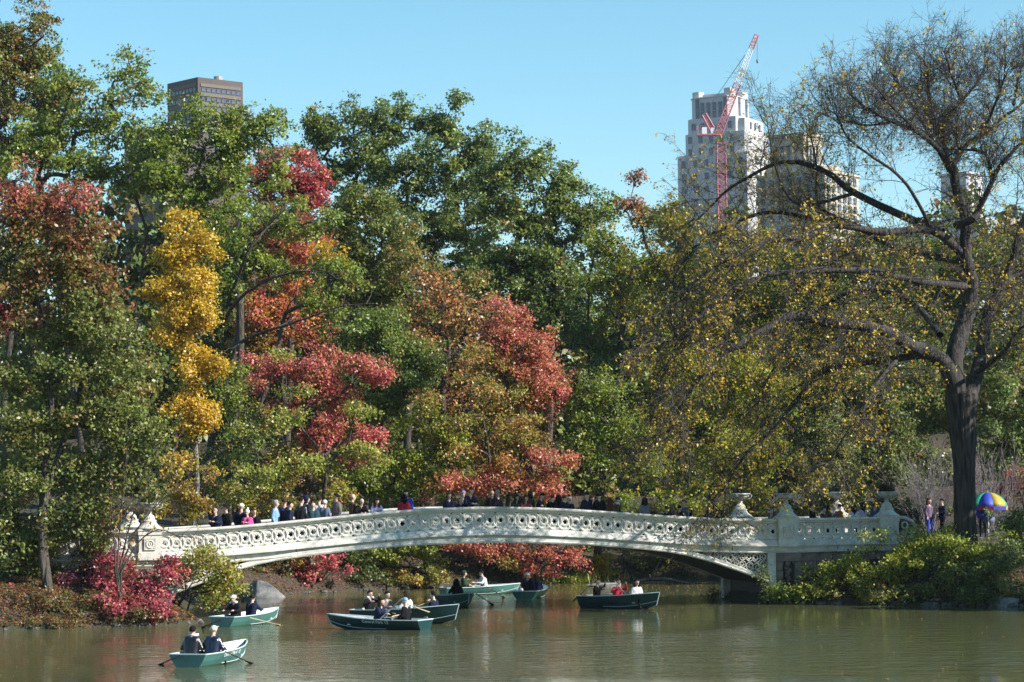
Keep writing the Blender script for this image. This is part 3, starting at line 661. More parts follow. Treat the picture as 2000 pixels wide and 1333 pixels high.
for lb in ([(430, 700, 0), (470, 664, -3), (520, 642, -4), (580, 622, -5), (640, 595, -5.5), (720, 588, -6)], [(430, 640, 0), (470, 582, -3), (520, 548, -4), (580, 532, -5), (650, 535, -5.5)], [(440, 600, 0), (480, 500, -3), (520, 440, -3), (560, 400, -3)]):
    pl = smooth_path([at(a_, b_, 134 + c_) for a_, b_, c_ in lb], 4); pl = pl + np.cumsum(rng.normal(size=pl.shape) * .035, 0); ed = []; n_ = len(pl)
    for i in range(n_ - 1): ed.append((pl[i], pl[i + 1], .11 * (1 - .85 * i / n_), .11 * (1 - .85 * (i + 1) / n_)))
    for k in range(16):
        i = rng.integers(4, n_ - 1); D = grow(pl[i], norm(pl[i + 1] - pl[i]) + rng.normal(size=3) * .6 + np.array([0, 0, .3]), rng.uniform(1, 2.4), 5, .14, .04)
        for j in range(5): ed.append((D[j], D[j + 1], .028 * (1 - j / 6), .028 * (1 - (j + 1) / 6)))
    v, f = limb_mesh(ed, 6); mesh_obj('limb', v - np.array(lt.location), f, M['bark'], lt, True)
tree('maple_tree', 'orange and red maple glowing between the gold tree and dark limbs', 140, [(560, 560, 55, 35), (520, 610, 60, 45), (590, 630, 60, 35), (500, 690, 55, 50, None, [('golden', 1), ('olive', 2), ('orange', 1)]), (570, 480, 50, 40)], [('red', 3), ('orange', 3), ('golden', 1)], 540, dens=.9, size=.18)
tree('oak_tree', 'tall mid-green tree right of the red maple', 136, [(700, 640, 70, 45), (770, 660, 70, 60), (690, 710, 60, 45), (780, 740, 75, 55), (740, 800, 85, 55), (690, 860, 60, 40), (820, 700, 40, 50)], [('oak', 4), ('dark', 2), ('light', 1)], 745, dens=.9, size=.17)
tree('sweetgum_tree', 'thin tan and orange leaved tree with much bare wood', 139, [(820, 545, 35, 45), (865, 590, 55, 50), (850, 650, 50, 50), (905, 640, 35, 60), (900, 710, 55, 50), (870, 770, 50, 45), (940, 770, 40, 40)], [('tan', 4), ('orange', 1), ('olive', 1)], 880, dens=.85, per=9, leaf=9, size=.18, twig=6, spread=1.2)
tree('gold_tree', 'slender golden yellow tree standing out from the green', 121, [(358, 432, 26, 24), (392, 470, 22, 40), (345, 495, 38, 42), (390, 545, 34, 46), (322, 560, 26, 40), (355, 610, 46, 40), (395, 615, 32, 42), (340, 655, 34, 26), (380, 690, 36, 18), (385, 735, 40, 18), (415, 715, 22, 16), (352, 780, 30, 24), (395, 805, 32, 24), (375, 835, 26, 22)], [('golden', 5), ('yellow', 1)], 350, gap=-.85, dens=1.7, brad=.6, per=14, leaf=20, size=.15, bark='bark_pale', r_base=.12)
tree('red_maple', 'coral red maple in tiers above the bridge, greener towards the ground', 127, [(560, 710, 60, 38), (620, 730, 55, 32), (690, 720, 60, 24), (735, 740, 24, 14), (530, 760, 45, 38), (590, 790, 45, 32), (660, 770, 50, 28), (650, 830, 65, 35), (720, 850, 35, 26), (610, 860, 55, 30), (650, 890, 55, 30), (540, 830, 60, 34, None, [('straw', 3), ('light', 3), ('red', 1)]), (560, 910, 70, 35, None, [('light', 3), ('straw', 2), ('red', 1)]), (500, 880, 45, 35, None, [('light', 2), ('oak', 2)]), (640, 940, 60, 30, None, [('straw', 2), ('light', 2), ('crimson', 1)]), (520, 960, 60, 30, None, [('straw', 2), ('rust', 1), ('light', 1)])], [('red', 6), ('crimson', 2.5), ('orange', .7), ('straw', .7)], 590, dens=1.15, brad=.75, per=14, leaf=19, size=.15)
tree('red_maple', 'pointed salmon red maple with a yellow-green skirt', 133, [(985, 605, 36, 32), (970, 650, 42, 40), (1015, 665, 42, 42), (1050, 680, 34, 34), (1000, 720, 55, 40, None, [('orange', 2), ('red', 3), ('straw', 1)]), (1060, 730, 40, 34), (1090, 745, 26, 30), (960, 720, 40, 45, None, [('straw', 2), ('orange', 2), ('light', 1)]), (1030, 780, 65, 34, None, [('orange', 2), ('straw', 2), ('red', 1)]), (960, 800, 50, 40, None, [('straw', 2), ('olive', 2), ('orange', 1)]), (1070, 800, 36, 26), (1010, 850, 70, 36, None, [('straw', 2), ('light', 2), ('orange', 2)]), (1070, 870, 40, 24, None, [('straw', 2), ('red', 2)]), (950, 870, 50, 35, None, [('olive', 2), ('tan', 2)])], [('red', 6), ('orange', 1.5), ('straw', .8), ('tan', .6)], 1000, dens=1.25, brad=.7, per=15, leaf=20, size=.14)
tree('maple_tree', 'low tiered pink and orange maple just above the bridge crown', 129, [(1055, 895, 55, 16), (1080, 925, 38, 14), (1010, 915, 45, 20, None, [('straw', 1), ('orange', 2)]), (930, 945, 60, 22), (880, 950, 50, 22, None, [('red', 2), ('tan', 2)]), (990, 955, 50, 18), (1060, 955, 40, 16)], [('red', 5), ('orange', 1), ('straw', 1), ('tan', .6)], 1000, dens=1.7, brad=.55, per=13, leaf=18, size=.14, r_base=.12)
tree('lime_tree', 'yellow-green tree behind the middle of the bridge', 130, [(835, 830, 50, 35), (870, 880, 60, 35), (800, 900, 50, 40), (760, 930, 60, 35, None, [('light', 2), ('oak', 2)]), (860, 930, 50, 30), (720, 950, 50, 30, None, [('light', 3), ('oak', 2)])], [('lime', 4), ('light', 3), ('golden', .6)], 830, dens=1.25, brad=.7, size=.15, r_base=.14)
tree('sapling_tree', 'bright green young trees between the gold tree and the red maple', 131, [(470, 800, 45, 38), (480, 860, 45, 40, None, [('dark', 2), ('light', 1)]), (450, 740, 40, 40, None, [('olive', 2), ('light', 2)]), (440, 920, 45, 40, None, [('dark', 2), ('oak', 2)]), (470, 970, 55, 30, None, [('yellow', 1), ('oak', 2)])], [('light', 3), ('lime', 1), ('oak', 1)], 465, dens=1.1, brad=.7, size=.15, r_base=.14)
tree('oak_tree', 'rounded green tree with a hollow dark trunk right of the salmon maple', 133, [(1165, 750, 45, 34), (1200, 790, 45, 40), (1140, 800, 32, 35), (1185, 860, 55, 38), (1235, 850, 38, 45), (1150, 900, 45, 35), (1210, 920, 55, 35), (1260, 910, 40, 35)], [('light', 3), ('oak', 3)], 1160, dens=1.1, brad=.7, size=.15, r_base=.22)
tree('ash_tree', 'half bare green and yellow tree with reddish top twigs against the sky', 150, [(1225, 395, 26, 40, None, [('rust', 2), ('tan', 2)]), (1195, 470, 45, 50), (1260, 440, 45, 40, None, [('yellow', 1), ('olive', 3)]), (1180, 560, 50, 45), (1250, 530, 60, 50), (1220, 620, 65, 45), (1130, 640, 50, 50, None, 'dark'), (1180, 690, 60, 45, None, 'dark')], [('light', 3), ('oak', 2), ('yellow', 1)], 1165, dens=.62, size=.18, twig=5, multi=2)
GE = [('olive', 3), ('light', 2), ('yellow', 1.2), ('straw', 1)]
tree('elm_tree', 'olive and yellow tree behind the drooping twigs of the great elm', 146, [(1330, 430, 60, 50), (1290, 520, 60, 60), (1370, 520, 80, 70), (1450, 500, 80, 70), (1330, 620, 80, 70), (1430, 620, 90, 70), (1530, 600, 80, 70)], GE, 1380, dens=.6, size=.18, twig=4)
tree('elm_tree', 'yellow-green tree hanging low beside the near right bowl urn', 134, [(1330, 740, 70, 60), (1420, 740, 80, 60), (1500, 760, 60, 60), (1300, 830, 60, 50), (1380, 840, 80, 60), (1470, 860, 70, 60), (1350, 930, 70, 45), (1440, 950, 65, 40), (1290, 920, 45, 45, None, [('light', 3), ('lime', 1)])], [('lime', 3), ('light', 3), ('yellow', 2), ('olive', 1)], 1400, dens=.8, size=.16, twig=3)
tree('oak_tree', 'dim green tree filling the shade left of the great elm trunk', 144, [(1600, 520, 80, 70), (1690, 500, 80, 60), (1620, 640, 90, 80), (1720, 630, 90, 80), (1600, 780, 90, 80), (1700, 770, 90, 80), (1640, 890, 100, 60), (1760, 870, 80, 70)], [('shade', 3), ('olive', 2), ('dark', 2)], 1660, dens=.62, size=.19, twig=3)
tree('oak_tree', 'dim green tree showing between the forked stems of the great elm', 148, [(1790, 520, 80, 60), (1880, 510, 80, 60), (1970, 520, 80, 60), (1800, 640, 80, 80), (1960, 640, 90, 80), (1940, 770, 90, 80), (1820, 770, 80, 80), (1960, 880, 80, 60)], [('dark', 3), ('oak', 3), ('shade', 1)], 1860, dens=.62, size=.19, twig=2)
tree('hemlock_tree', 'grey-green feathery conifer behind the end urns', 130, [(1640, 860, 30, 40), (1630, 910, 55, 30), (1640, 950, 75, 26), (1640, 985, 85, 20)], [('grey', 3), ('shade', 2)], 1640, dens=1.3, brad=.6, size=.13, r_base=.12)
tree('oak_tree', 'pale green understory tree whose sprays cross the coral red maple', 123.5, [(545, 690, 22, 10), (600, 765, 34, 10), (700, 800, 40, 14), (560, 815, 40, 14), (690, 880, 40, 16), (610, 905, 50, 16), (520, 930, 40, 22), (740, 900, 36, 22), (480, 840, 24, 26)], [('light', 3), ('straw', 3), ('lime', 1)], 600, dens=1.5, brad=.5, per=11, leaf=15, size=.14, r_base=.10)
tree('maple_tree', 'thin orange and straw tree in front of the salmon maple skirt', 129, [(940, 690, 26, 30), (930, 760, 36, 30), (985, 780, 34, 18), (1030, 830, 44, 16), (960, 840, 40, 22), (900, 820, 36, 30), (900, 880, 44, 26), (1060, 860, 30, 14), (830, 790, 26, 26)], [('straw', 3), ('tan', 2), ('orange', 2), ('light', 2)], 950, dens=1.2, brad=.55, per=10, leaf=14, size=.14, r_base=.09, twig=4)
tree('oak_tree', 'mixed green and rust tree between the tan tree and the dark oak', 143, [(800, 500, 40, 40), (820, 600, 50, 40), (900, 560, 40, 40), (930, 610, 30, 40), (850, 690, 40, 40), (800, 640, 40, 40)], [('olive', 3), ('oak', 2), ('tan', 2)], 830, dens=.8, size=.18, r_base=.14)
# the near left bank
tree('oak_tree', 'huge left-hand oak, rust red on top turning grey-green below', 99.6, [
    (40, 375, 65, 42, None, [('rust', 4), ('red', 2)]), (120, 405, 60, 45, None, [('rust', 4), ('red', 2)]), (60, 440, 85, 50, None, [('rust', 3), ('olive', 2)]), (160, 470, 60, 50, None, [('rust', 3), ('olive', 2)]),
    (20, 520, 80, 60, None, [('rust', 2), ('grey', 3)]), (110, 540, 90, 55, None, [('olive', 3), ('rust', 2)]), (190, 560, 60, 55, None, [('olive', 3), ('rust', 2)]),
    (40, 630, 75, 45, None, [('wine', 2), ('crimson', 1), ('grey', 2)]), (130, 640, 85, 60), (220, 640, 65, 55), (60, 730, 95, 60), (170, 730, 90, 60), (260, 720, 55, 60),
    (50, 830, 100, 60), (160, 830, 95, 60), (260, 820, 65, 60), (60, 930, 95, 55), (160, 930, 90, 50), (255, 910, 65, 50), (30, 1010, 70, 40), (130, 1005, 80, 35), (215, 985, 50, 35), (20, 1070, 60, 36), (100, 1060, 65, 30), (175, 1045, 45, 24)],
    [('grey', 4), ('olive', 3), ('oak', 2)], 105, dens=1.15, brad=.78, per=15, leaf=19, size=.155, r_base=.17, multi=2, base=np.array([-17.8, 98.9, gz(-17.8, 98.9)]), twig=3)
# ------------------------------------------------------------------ the great elm on the right bank
M['bark_elm'] = bark_mat('elm_bark', (0.052, 0.045, 0.040), (0.010, 0.008, 0.007), (4.2, 4.2, .45), 1.0)  # bark colour lowered to stand in for the shade on the elm
EY = 106.5
def lp(*pts): return [np.array(at(p[0], p[1], EY + (p[2] if len(p) > 2 else 0))) for p in pts]
K = EY / FPX
LIMBS = [  # (points px, py, depth offset), start and end radius in px, twig length factor, leaf density
 (lp((1868, 765), (1848, 715, -.5), (1818, 690, -1), (1780, 676, -2), (1738, 650, -2.5), (1680, 636, -3), (1615, 634, -3.5), (1552, 625, -4), (1498, 657, -4.5), (1449, 684, -5), (1412, 715, -5), (1350, 790, -5.5), (1325, 850, -5.5)), 17, 2.2, 1.0, 1.0),
 (lp((1870, 770), (1863, 700), (1885, 620, .5), (1893, 570, .5), (1882, 512), (1881, 445), (1868, 400), (1855, 333)), 20, 8, .8, .8),
 (lp((1890, 780), (1905, 740, .5), (1918, 690, 1), (1928, 620, 1.5), (1950, 570, 2), (1978, 510, 2), (1996, 440, 2), (2030, 330, 2), (2060, 220, 2)), 16, 4, .9, .6),
 (lp((1855, 333), (1834, 295, -1), (1793, 260, -2), (1738, 240, -3), (1697, 215, -3.5), (1665, 190, -3.5)), 6.5, 1.6, .52, .12),
 (lp((1834, 295, -1), (1828, 260, 0), (1810, 178, 1), (1807, 140, 1.5), (1797, 115, 1.5)), 5, 1.5, .52, .1),
 (lp((1855, 333), (1841, 247, 1), (1876, 195, 2), (1900, 165, 2.5), (1925, 120, 3)), 5, 1.5, .52, .1),
 (lp((1855, 333), (1890, 281, 1), (1920, 260, 1), (1945, 233, 1.5), (1980, 205, 1.5), (2020, 160, 1.5)), 5.5, 1.6, .52, .15),
 (lp((1868, 440), (1897, 430, -1), (1910, 412, -1), (1938, 357, -1.5), (1966, 316, -2), (1997, 281, -2), (2040, 240, -2)), 8, 2, .52, .3),
 (lp((1938, 357, -1.5), (1925, 300, -1), (1880, 290, -1), (1870, 270, -1)), 4, 1.5, .52, .15),
 (lp((1841, 454), (1765, 423, 1), (1669, 378, 2), (1620, 340, 2.5), (1560, 320, 3), (1500, 330, 3), (1430, 370, 3), (1370, 430, 3)), 9, 1.8, 1.0, .8),
 (lp((1880, 497), (1818, 449, -1), (1728, 454, -2), (1629, 440, -3), (1570, 467, -4), (1500, 470, -4), (1420, 500, -5), (1340, 560, -5), (1290, 630, -5)), 9, 1.8, 1.1, .9),
 (lp((1881, 512), (1809, 497, 2), (1732, 476, 3), (1660, 436, 4), (1597, 427, 5), (1500, 415, 5), (1420, 440, 5.5), (1350, 480, 5.5), (1300, 545, 5.5)), 8, 1.8, 1.1, .9),
 (lp((1885, 560), (1800, 550, -2), (1696, 530, -3.5), (1615, 530, -4.5), (1500, 540, -5), (1400, 590, -5.5), (1320, 680, -6), (1280, 770, -6)), 8, 1.8, 1.1, 1.0),
 (lp((1818, 692, -1), (1755, 700, -1.5), (1690, 708, -1), (1597, 725, 0), (1548, 782, .5), (1516, 818, 1), (1448, 886, 1), (1420, 940, 1)), 8, 1.6, 1.0, 1.3),
 (lp((1669, 378, 2), (1560, 400, 1), (1515, 330, 1), (1500, 255, 1)), 4, 1.2, .8, .25),
 (lp((1660, 436, 4), (1600, 400, 4), (1600, 330, 4), (1590, 250, 4)), 4, 1.2, .8, .25),
 (lp((1836, 655, 0), (1790, 600, 3), (1720, 570, 5), (1640, 580, 6), (1560, 640, 7), (1500, 720, 7), (1470, 790, 7)), 7, 1.6, 1.0, 1.2),
 (lp((1928, 620, 1.5), (1960, 560, 4), (1985, 540, 5), (2030, 540, 5), (2080, 600, 5)), 6, 1.8, .9, .8),
 (lp((1755, 700, -1.5), (1720, 740, -4), (1690, 790, -5), (1650, 850, -5), (1620, 905, -5)), 4, 1.2, .8, 1.2),
 (lp((1905, 730, .5), (1960, 690, -2), (1995, 640, -3), (2040, 640, -3)), 5, 1.6, .8, .6),
 (lp((1834, 295, -1), (1790, 220, 1), (1755, 165, 2), (1735, 125, 2)), 3.4, 1.1, .52, .1),
 (lp((1876, 195, 2), (1858, 140, 0), (1845, 100, -1)), 3, 1.1, .52, .1),
 (lp((1920, 260, 1), (1955, 180, -1), (1968, 125, -2)), 3.2, 1.1, .52, .1),
 (lp((1793, 260, -2), (1740, 205, -4), (1705, 165, -5)), 3, 1.1, .52, .1),
 (lp((1738, 240, -3), (1690, 245, -2), (1655, 235, -2)), 2.6, 1.0, .52, .15),
 (lp((1980, 205, 1.5), (1990, 150, 3), (2005, 110, 3)), 3, 1.0, .52, .1),
 (lp((1820, 450, -1), (1790, 390, -2), (1755, 340, -3), (1700, 300, -3), (1660, 270, -3), (1640, 230, -3)), 4, 1.3, .9, .3),
]
edges = []; leafpts = []
def poly_edges(P, r0, r1):
    n_ = len(P)
    for i in range(n_ - 1):
        a = r0 + (r1 - r0) * i / (n_ - 1); b = r0 + (r1 - r0) * (i + 1) / (n_ - 1); edges.append((P[i], P[i + 1], a, b))
gnd_ = np.array([at(1885, 1050, EY)[0], EY, 0]); gnd_[2] = gz(gnd_[0], gnd_[1])
tr = [gnd_ + np.array([0, 0, -.4])] + lp((1884, 985), (1883, 900), (1880, 830), (1878, 770))
TP = smooth_path(tr, 4)
for (pts, r0, r1, tw, ld) in LIMBS:
    P = smooth_path(pts, 4); P = P + np.cumsum(rng.normal(size=P.shape) * .03, 0) * np.linspace(0, 1, len(P))[:, None]
    poly_edges(P, r0 * K, r1 * K)
    seg = np.linalg.norm(np.diff(P, axis=0), axis=1); tot = seg.sum(); cum = np.concatenate([[0], np.cumsum(seg)])
    s0 = .22 * tot if r0 > 8 else .08 * tot
    n1 = int((tot - s0) / (.10 if tw < .6 else .33))
    for sp in np.append(np.sort(rng.uniform(s0, tot, n1)), [tot] * 4):
        i = min(int(np.searchsorted(cum, sp)) - 1, len(seg) - 1); i = max(i, 0)
        b = P[i] + (P[i + 1] - P[i]) * (sp - cum[i]) / seg[i]; d = norm(P[i + 1] - P[i])
        low = b[2] < 16.5
        q = norm(d * rng.uniform(.4, 1.0) + norm(rng.normal(size=3)) * .9 + np.array([0, 0, .15 if low else .45]))
        l1 = tw * rng.uniform(1.6, 3.6); B = grow(b, q, l1, 6, .16, -.10 if low else .05)
        poly_edges(B, .032 if low else .020, .010 if low else .007)
        for k in range(int(l1 / .20)):
            t = rng.uniform(.15, 1) * 6; j = min(int(t), 5); bb = B[j] + (B[j + 1] - B[j]) * (t - j); dd = norm(B[j + 1] - B[j])
            l2 = rng.uniform(.45, 1.25); D = grow(bb, dd * .7 + norm(rng.normal(size=3)) * .9, l2, 3, .18, -.12 if low else .03)
            poly_edges(D, .013 if low else .008, .006 if low else .004)
            for m_ in range(int(l2 / (.22 if low else .15))):
                t2 = rng.uniform(.2, 1) * 3; j2 = min(int(t2), 2); b3 = D[j2] + (D[j2 + 1] - D[j2]) * (t2 - j2)
                D3 = grow(b3, norm(D[j2 + 1] - D[j2]) * .7 + norm(rng.normal(size=3)) * .8, rng.uniform(.2, .55), 1, .15, -.05)
                poly_edges(D3, .009 if low else .006, .005 if low else .0035)
                if rng.uniform() < .36 * ld:                       # leaves hang in bunches from the twig ends
                    for _ in range(rng.integers(2, 7)): leafpts.append(D3[-1] + rng.normal(size=3) * np.array([.07, .07, .09]) - np.array([0, 0, .05]))
elm_base = gnd_.copy()
elm = empty('great_elm', elm_base); tag(elm, 'huge old elm with dark forked trunk, arching limbs and sparse yellow leaves', 'tree')
# trunk with flared, ridged foot
tv = []; nseg = 44; tf = []
lam = [0.0]
for a, b in zip(TP[:-1], TP[1:]): lam.append(lam[-1] + np.linalg.norm(b - a))
ph = rng.uniform(0, 6, 6)
for i, p_ in enumerate(TP):
    h = lam[i] - .4; rad = .43 + .40 * math.exp(-max(h, 0) / .75) + .12 * max(0, (h - 4.5) / 1.5)
    for j in range(nseg):
        w = 2 * math.pi * j / nseg
        rr = rad * (1 + (.10 * math.exp(-max(h, 0) / .9)) * math.sin(5 * w + ph[0]) + .045 * math.sin(7 * w + ph[1] + .4 * h) + .045 * math.sin(13 * w + ph[2] - .3 * h))
        tv.append(p_ + np.array([rr * math.cos(w), rr * math.sin(w), 0]))
for i in range(len(TP) - 1):
    for j in range(nseg): tf.append((i * nseg + j, i * nseg + (j + 1) % nseg, (i + 1) * nseg + (j + 1) % nseg, (i + 1) * nseg + j))
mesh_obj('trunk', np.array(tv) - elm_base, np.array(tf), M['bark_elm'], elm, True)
big = [e for e in edges if e[2] > .033]; small = [e for e in edges if e[2] <= .033]
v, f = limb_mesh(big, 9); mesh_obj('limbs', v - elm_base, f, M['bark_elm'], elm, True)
v, f = limb_mesh(small, 3); mesh_obj('twigs', v - elm_base, f, M['bark'], elm)
LPT = np.array(leafpts); V = leaf_quads(LPT, np.array([0, 0, .3]), .125, .55)
C_ = np.repeat(pick([('yellow', 4), ('golden', 3), ('straw', 1), ('olive', .6)], len(LPT)), 4, 0)
mesh_obj('leaves', V - elm_base, np.arange(len(V)).reshape(-1, 4), M['leaf'], elm, col=C_)
STAT.append((len(edges), len(LPT)))
# trees that stand off to the right and shade the near bank and the elm's foot
tree('oak_tree', 'low dense tree at the water edge beyond the right bank shrubs', 99, [(2400, 900, 90, 90), (2480, 860, 100, 110), (2560, 900, 100, 110), (2640, 860, 100, 110)], 'dark', 2540, dens=1.2, size=.42, leaf=10)
tree('oak_tree', 'tall open tree on the path beyond the right end of the bridge', 105, [(2370, 640, 100, 110), (2460, 600, 110, 120), (2420, 720, 100, 90), (2540, 660, 120, 120), (2500, 480, 120, 100)], 'dark', 2450, dens=.9, size=.40, leaf=11)
tree('oak_tree', 'dense tree in the wood beyond the umbrella', 128, [(2300, 560, 150, 120), (2400, 700, 150, 130), (2280, 780, 120, 110), (2450, 480, 150, 120), (2560, 640, 150, 140)], 'dark', 2380, dens=.4, size=.36, leaf=12)
# ------------------------------------------------------------------ shrubs, rocks and small things on the banks
# left bank
shrub('viburnum_shrub', 'scarlet bush at the water edge in front of the bridge end', 99.3, [(265, 1130, 55, 32), (225, 1165, 45, 38), (300, 1160, 42, 36), (330, 1110, 30, 28), (225, 1105, 26, 22), (250, 1195, 60, 20, -1.3), (310, 1190, 36, 20, -1.3), (205, 1190, 30, 20, -1.2)], [('crimson', 3), ('red', 3), ('wine', 1.5), ('mauve', 1)], dens=2.4, brad=.42, per=11, leaf=15, size=.14)
shrub('sumac_shrub', 'red leaved bush half hidden at the left water edge', 98.5, [(20, 1190, 34, 30), (45, 1170, 26, 18)], [('crimson', 2), ('wine', 2), ('rust', 1)], dens=2.6, brad=.4, size=.13)
tree('dogwood_tree', 'drooping green and orange leaved branch hanging over the water', 100.6, [(390, 1090, 38, 18), (430, 1120, 40, 20), (385, 1135, 42, 30), (420, 1160, 30, 26), (455, 1130, 26, 18), (360, 1110, 28, 28)], [('light', 3), ('straw', 2), ('orange', 1), ('oak', 1)], 330, dens=2.4, brad=.45, per=11, leaf=15, size=.12, r_base=.06, top_k=.5)
shrub('mauve_shrub', 'mauve leaved shrub beside the slim dark trunk on the left bank', 99.5, [(128, 1140, 24, 20), (125, 1175, 26, 28, -.8), (135, 1198, 28, 16, -1.3)], [('mauve', 3), ('wine', 2)], dens=3.2, brad=.35, size=.12)
shrub('mauve_shrub', 'mauve shrub under the bridge end next to the scarlet bush', 100.6, [(185, 1105, 34, 22), (215, 1085, 26, 16), (190, 1130, 26, 18)], [('mauve', 3), ('wine', 1), ('rust', 1)], dens=3.2, brad=.35, size=.12)
shrub('mauve_shrub', 'mauve and rust spray of leaves in front of the bridge rail', 101, [(205, 1035, 30, 20), (160, 1045, 30, 16), (180, 1065, 40, 16), (230, 1000, 16, 20)], [('mauve', 2), ('rust', 2), ('wine', 1)], dens=3.0, brad=.35, size=.12, trunk_px=190)
shrub('green_shrub', 'low green shrub growing behind the slim trunk on the left bank', 100, [(80, 1140, 32, 30), (85, 1175, 32, 26), (70, 1105, 40, 26)], [('grey', 2), ('oak', 2)], dens=2.4, brad=.42, size=.12)
shrub('green_shrub', 'small yellow-green shrub tucked between mauve and scarlet bushes', 98.9, [(175, 1185, 26, 20), (200, 1200, 26, 14), (165, 1205, 20, 12)], [('straw', 2), ('lime', 2), ('tan', 1)], dens=3, brad=.32, size=.11)
shrub('fern_shrub', 'tawny dry undergrowth on the slope left of the slim trunk', 101.5, [(25, 1110, 55, 26), (30, 1145, 45, 20)], [('tan', 3), ('rust', 2)], dens=1.6, brad=.4, size=.11)
shrub('golden_shrub', 'golden orange bush behind the rail at the left end of the bridge', 113, [(370, 960, 42, 36), (335, 920, 36, 34), (400, 930, 28, 28), (350, 1000, 50, 26), (395, 985, 24, 24), (310, 985, 28, 30)], [('yellow', 3), ('golden', 1.5), ('straw', 2), ('tan', 2), ('light', 1)], dens=1.7, brad=.5, size=.14, stems=10)
shrub('ground_shrub', 'low olive and rust undergrowth along the left waterline', 97.9, [(60, 1195, 50, 22), (120, 1205, 45, 18), (180, 1208, 45, 14), (240, 1208, 50, 12), (0, 1205, 40, 22), (310, 1205, 36, 10), (100, 1180, 60, 18), (40, 1170, 50, 20), (170, 1185, 45, 20), (60, 1215, 60, 10, -.6), (160, 1219, 60, 8, -.6)], [('olive', 2), ('rust', 2), ('shade', 3), ('wine', 1)], dens=2.9, brad=.32, size=.10, stems=12)
shrub('ground_shrub', 'dim green undergrowth below the rail at the left end of the bridge', 101.2, [(150, 1085, 50, 22), (100, 1110, 45, 24), (30, 1095, 50, 26), (215, 1130, 40, 22), (160, 1150, 45, 24), (60, 1165, 50, 22), (250, 1095, 40, 16)], [('shade', 3), ('olive', 2), ('tan', 1)], dens=1.9, brad=.42, size=.12, stems=14)
shrub('green_shrub', 'leafy green bush at the springing of the arch behind the drooping branch', 103.5, [(340, 1125, 45, 26), (390, 1145, 45, 24), (300, 1130, 40, 24), (440, 1155, 30, 16)], [('oak', 2), ('shade', 2), ('olive', 1)], dens=1.8, brad=.45, size=.12, stems=10)
# bare stems of the young tree on the left bank, in front of the bridge
root_p = np.array(ground_at(228, 1180, .5)); root_p = np.array([-15.1, 98.3, gz(-15.1, 98.3)])
yt = empty('young_tree', root_p); tag(yt, 'nearly bare many-stemmed young tree crossing in front of the bridge rail', 'tree')
ed = []; lf = []
for st in ([(228, 1130), (232, 1060), (238, 990), (246, 900), (250, 840)], [(232, 1130), (255, 1060), (285, 1010), (330, 965), (385, 920), (420, 890)], [(230, 1130), (245, 1060), (262, 1000), (290, 940), (310, 870)],
           [(236, 1120), (270, 1060), (310, 1035), (350, 1048), (385, 1050)], [(226, 1120), (222, 1040), (215, 960), (218, 900)], [(285, 1010), (320, 960), (335, 900), (350, 850)], [(330, 965), (380, 950), (430, 935)]):
    P = smooth_path([np.array(at(px, py, 98.2 + .15 * k)) for k, (px, py) in enumerate(st)], 3)
    if st[0][1] > 1100: P = np.concatenate([[root_p + rng.normal(size=3) * .05 - np.array([0, 0, .2])], P])
    r0 = .045 if st[0][1] > 1100 else .022
    for i in range(len(P) - 1): ed.append((P[i], P[i + 1], r0 * (1 - .8 * i / len(P)), r0 * (1 - .8 * (i + 1) / len(P))))
    for k in range(16):
        i = rng.integers(2, len(P) - 1); D = grow(P[i], norm(P[i] - P[i - 1]) + rng.normal(size=3) * .5, rng.uniform(.5, 1.3), 3, .12, .05)
        for a, b in zip(D[:-1], D[1:]): ed.append((a, b, .008, .005))
        for q in range(rng.poisson(2.2)): lf.append(D[rng.integers(1, 4)] + rng.normal(size=3) * .08)
v, f = limb_mesh(ed, 6); mesh_obj('stems', v - root_p, f, M['bark'], yt, True)
lf = np.array(lf); V = leaf_quads(lf, np.zeros(3), .15); mesh_obj('leaves', V - root_p, np.arange(len(V)).reshape(-1, 4), M['leaf'], yt, col=np.repeat(pick([('golden', 2), ('tan', 2), ('straw', 1)], len(lf)), 4, 0))
# far shore under the arch
shrub('crimson_shrub', 'deep pink bush overhanging the water under the arch', 127.8, [(620, 1100, 34, 22), (650, 1120, 30, 20), (600, 1125, 34, 20), (585, 1095, 26, 18, None, [('orange', 2), ('straw', 1)])], [('crimson', 3), ('red', 3), ('mauve', .8)], dens=1.7, brad=.5, size=.15)
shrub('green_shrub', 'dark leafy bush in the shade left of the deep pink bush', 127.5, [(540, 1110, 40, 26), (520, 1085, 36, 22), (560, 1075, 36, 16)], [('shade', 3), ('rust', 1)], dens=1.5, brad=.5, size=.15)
shrub('green_shrub', 'light green bush under the crown of the arch', 130.5, [(790, 1085, 40, 22), (830, 1075, 36, 18), (750, 1085, 34, 20), (710, 1080, 30, 16), (850, 1100, 26, 16)], [('lime', 2), ('light', 3), ('straw', 1)], dens=1.8, brad=.55, size=.15)
shrub('tan_shrub', 'peach and straw coloured low bush along the far waterline', 130.3, [(800, 1130, 40, 14), (850, 1130, 32, 13), (765, 1125, 22, 14)], [('tan', 2), ('straw', 3), ('light', 1)], dens=2.2, brad=.4, size=.13)
shrub('green_shrub', 'dark tangled bush between the deep pink and peach bushes', 129.6, [(710, 1115, 40, 26), (740, 1135, 30, 12), (690, 1135, 22, 12)], [('shade', 2), ('dark', 2), ('olive', 1)], dens=1.4, brad=.5, size=.14)
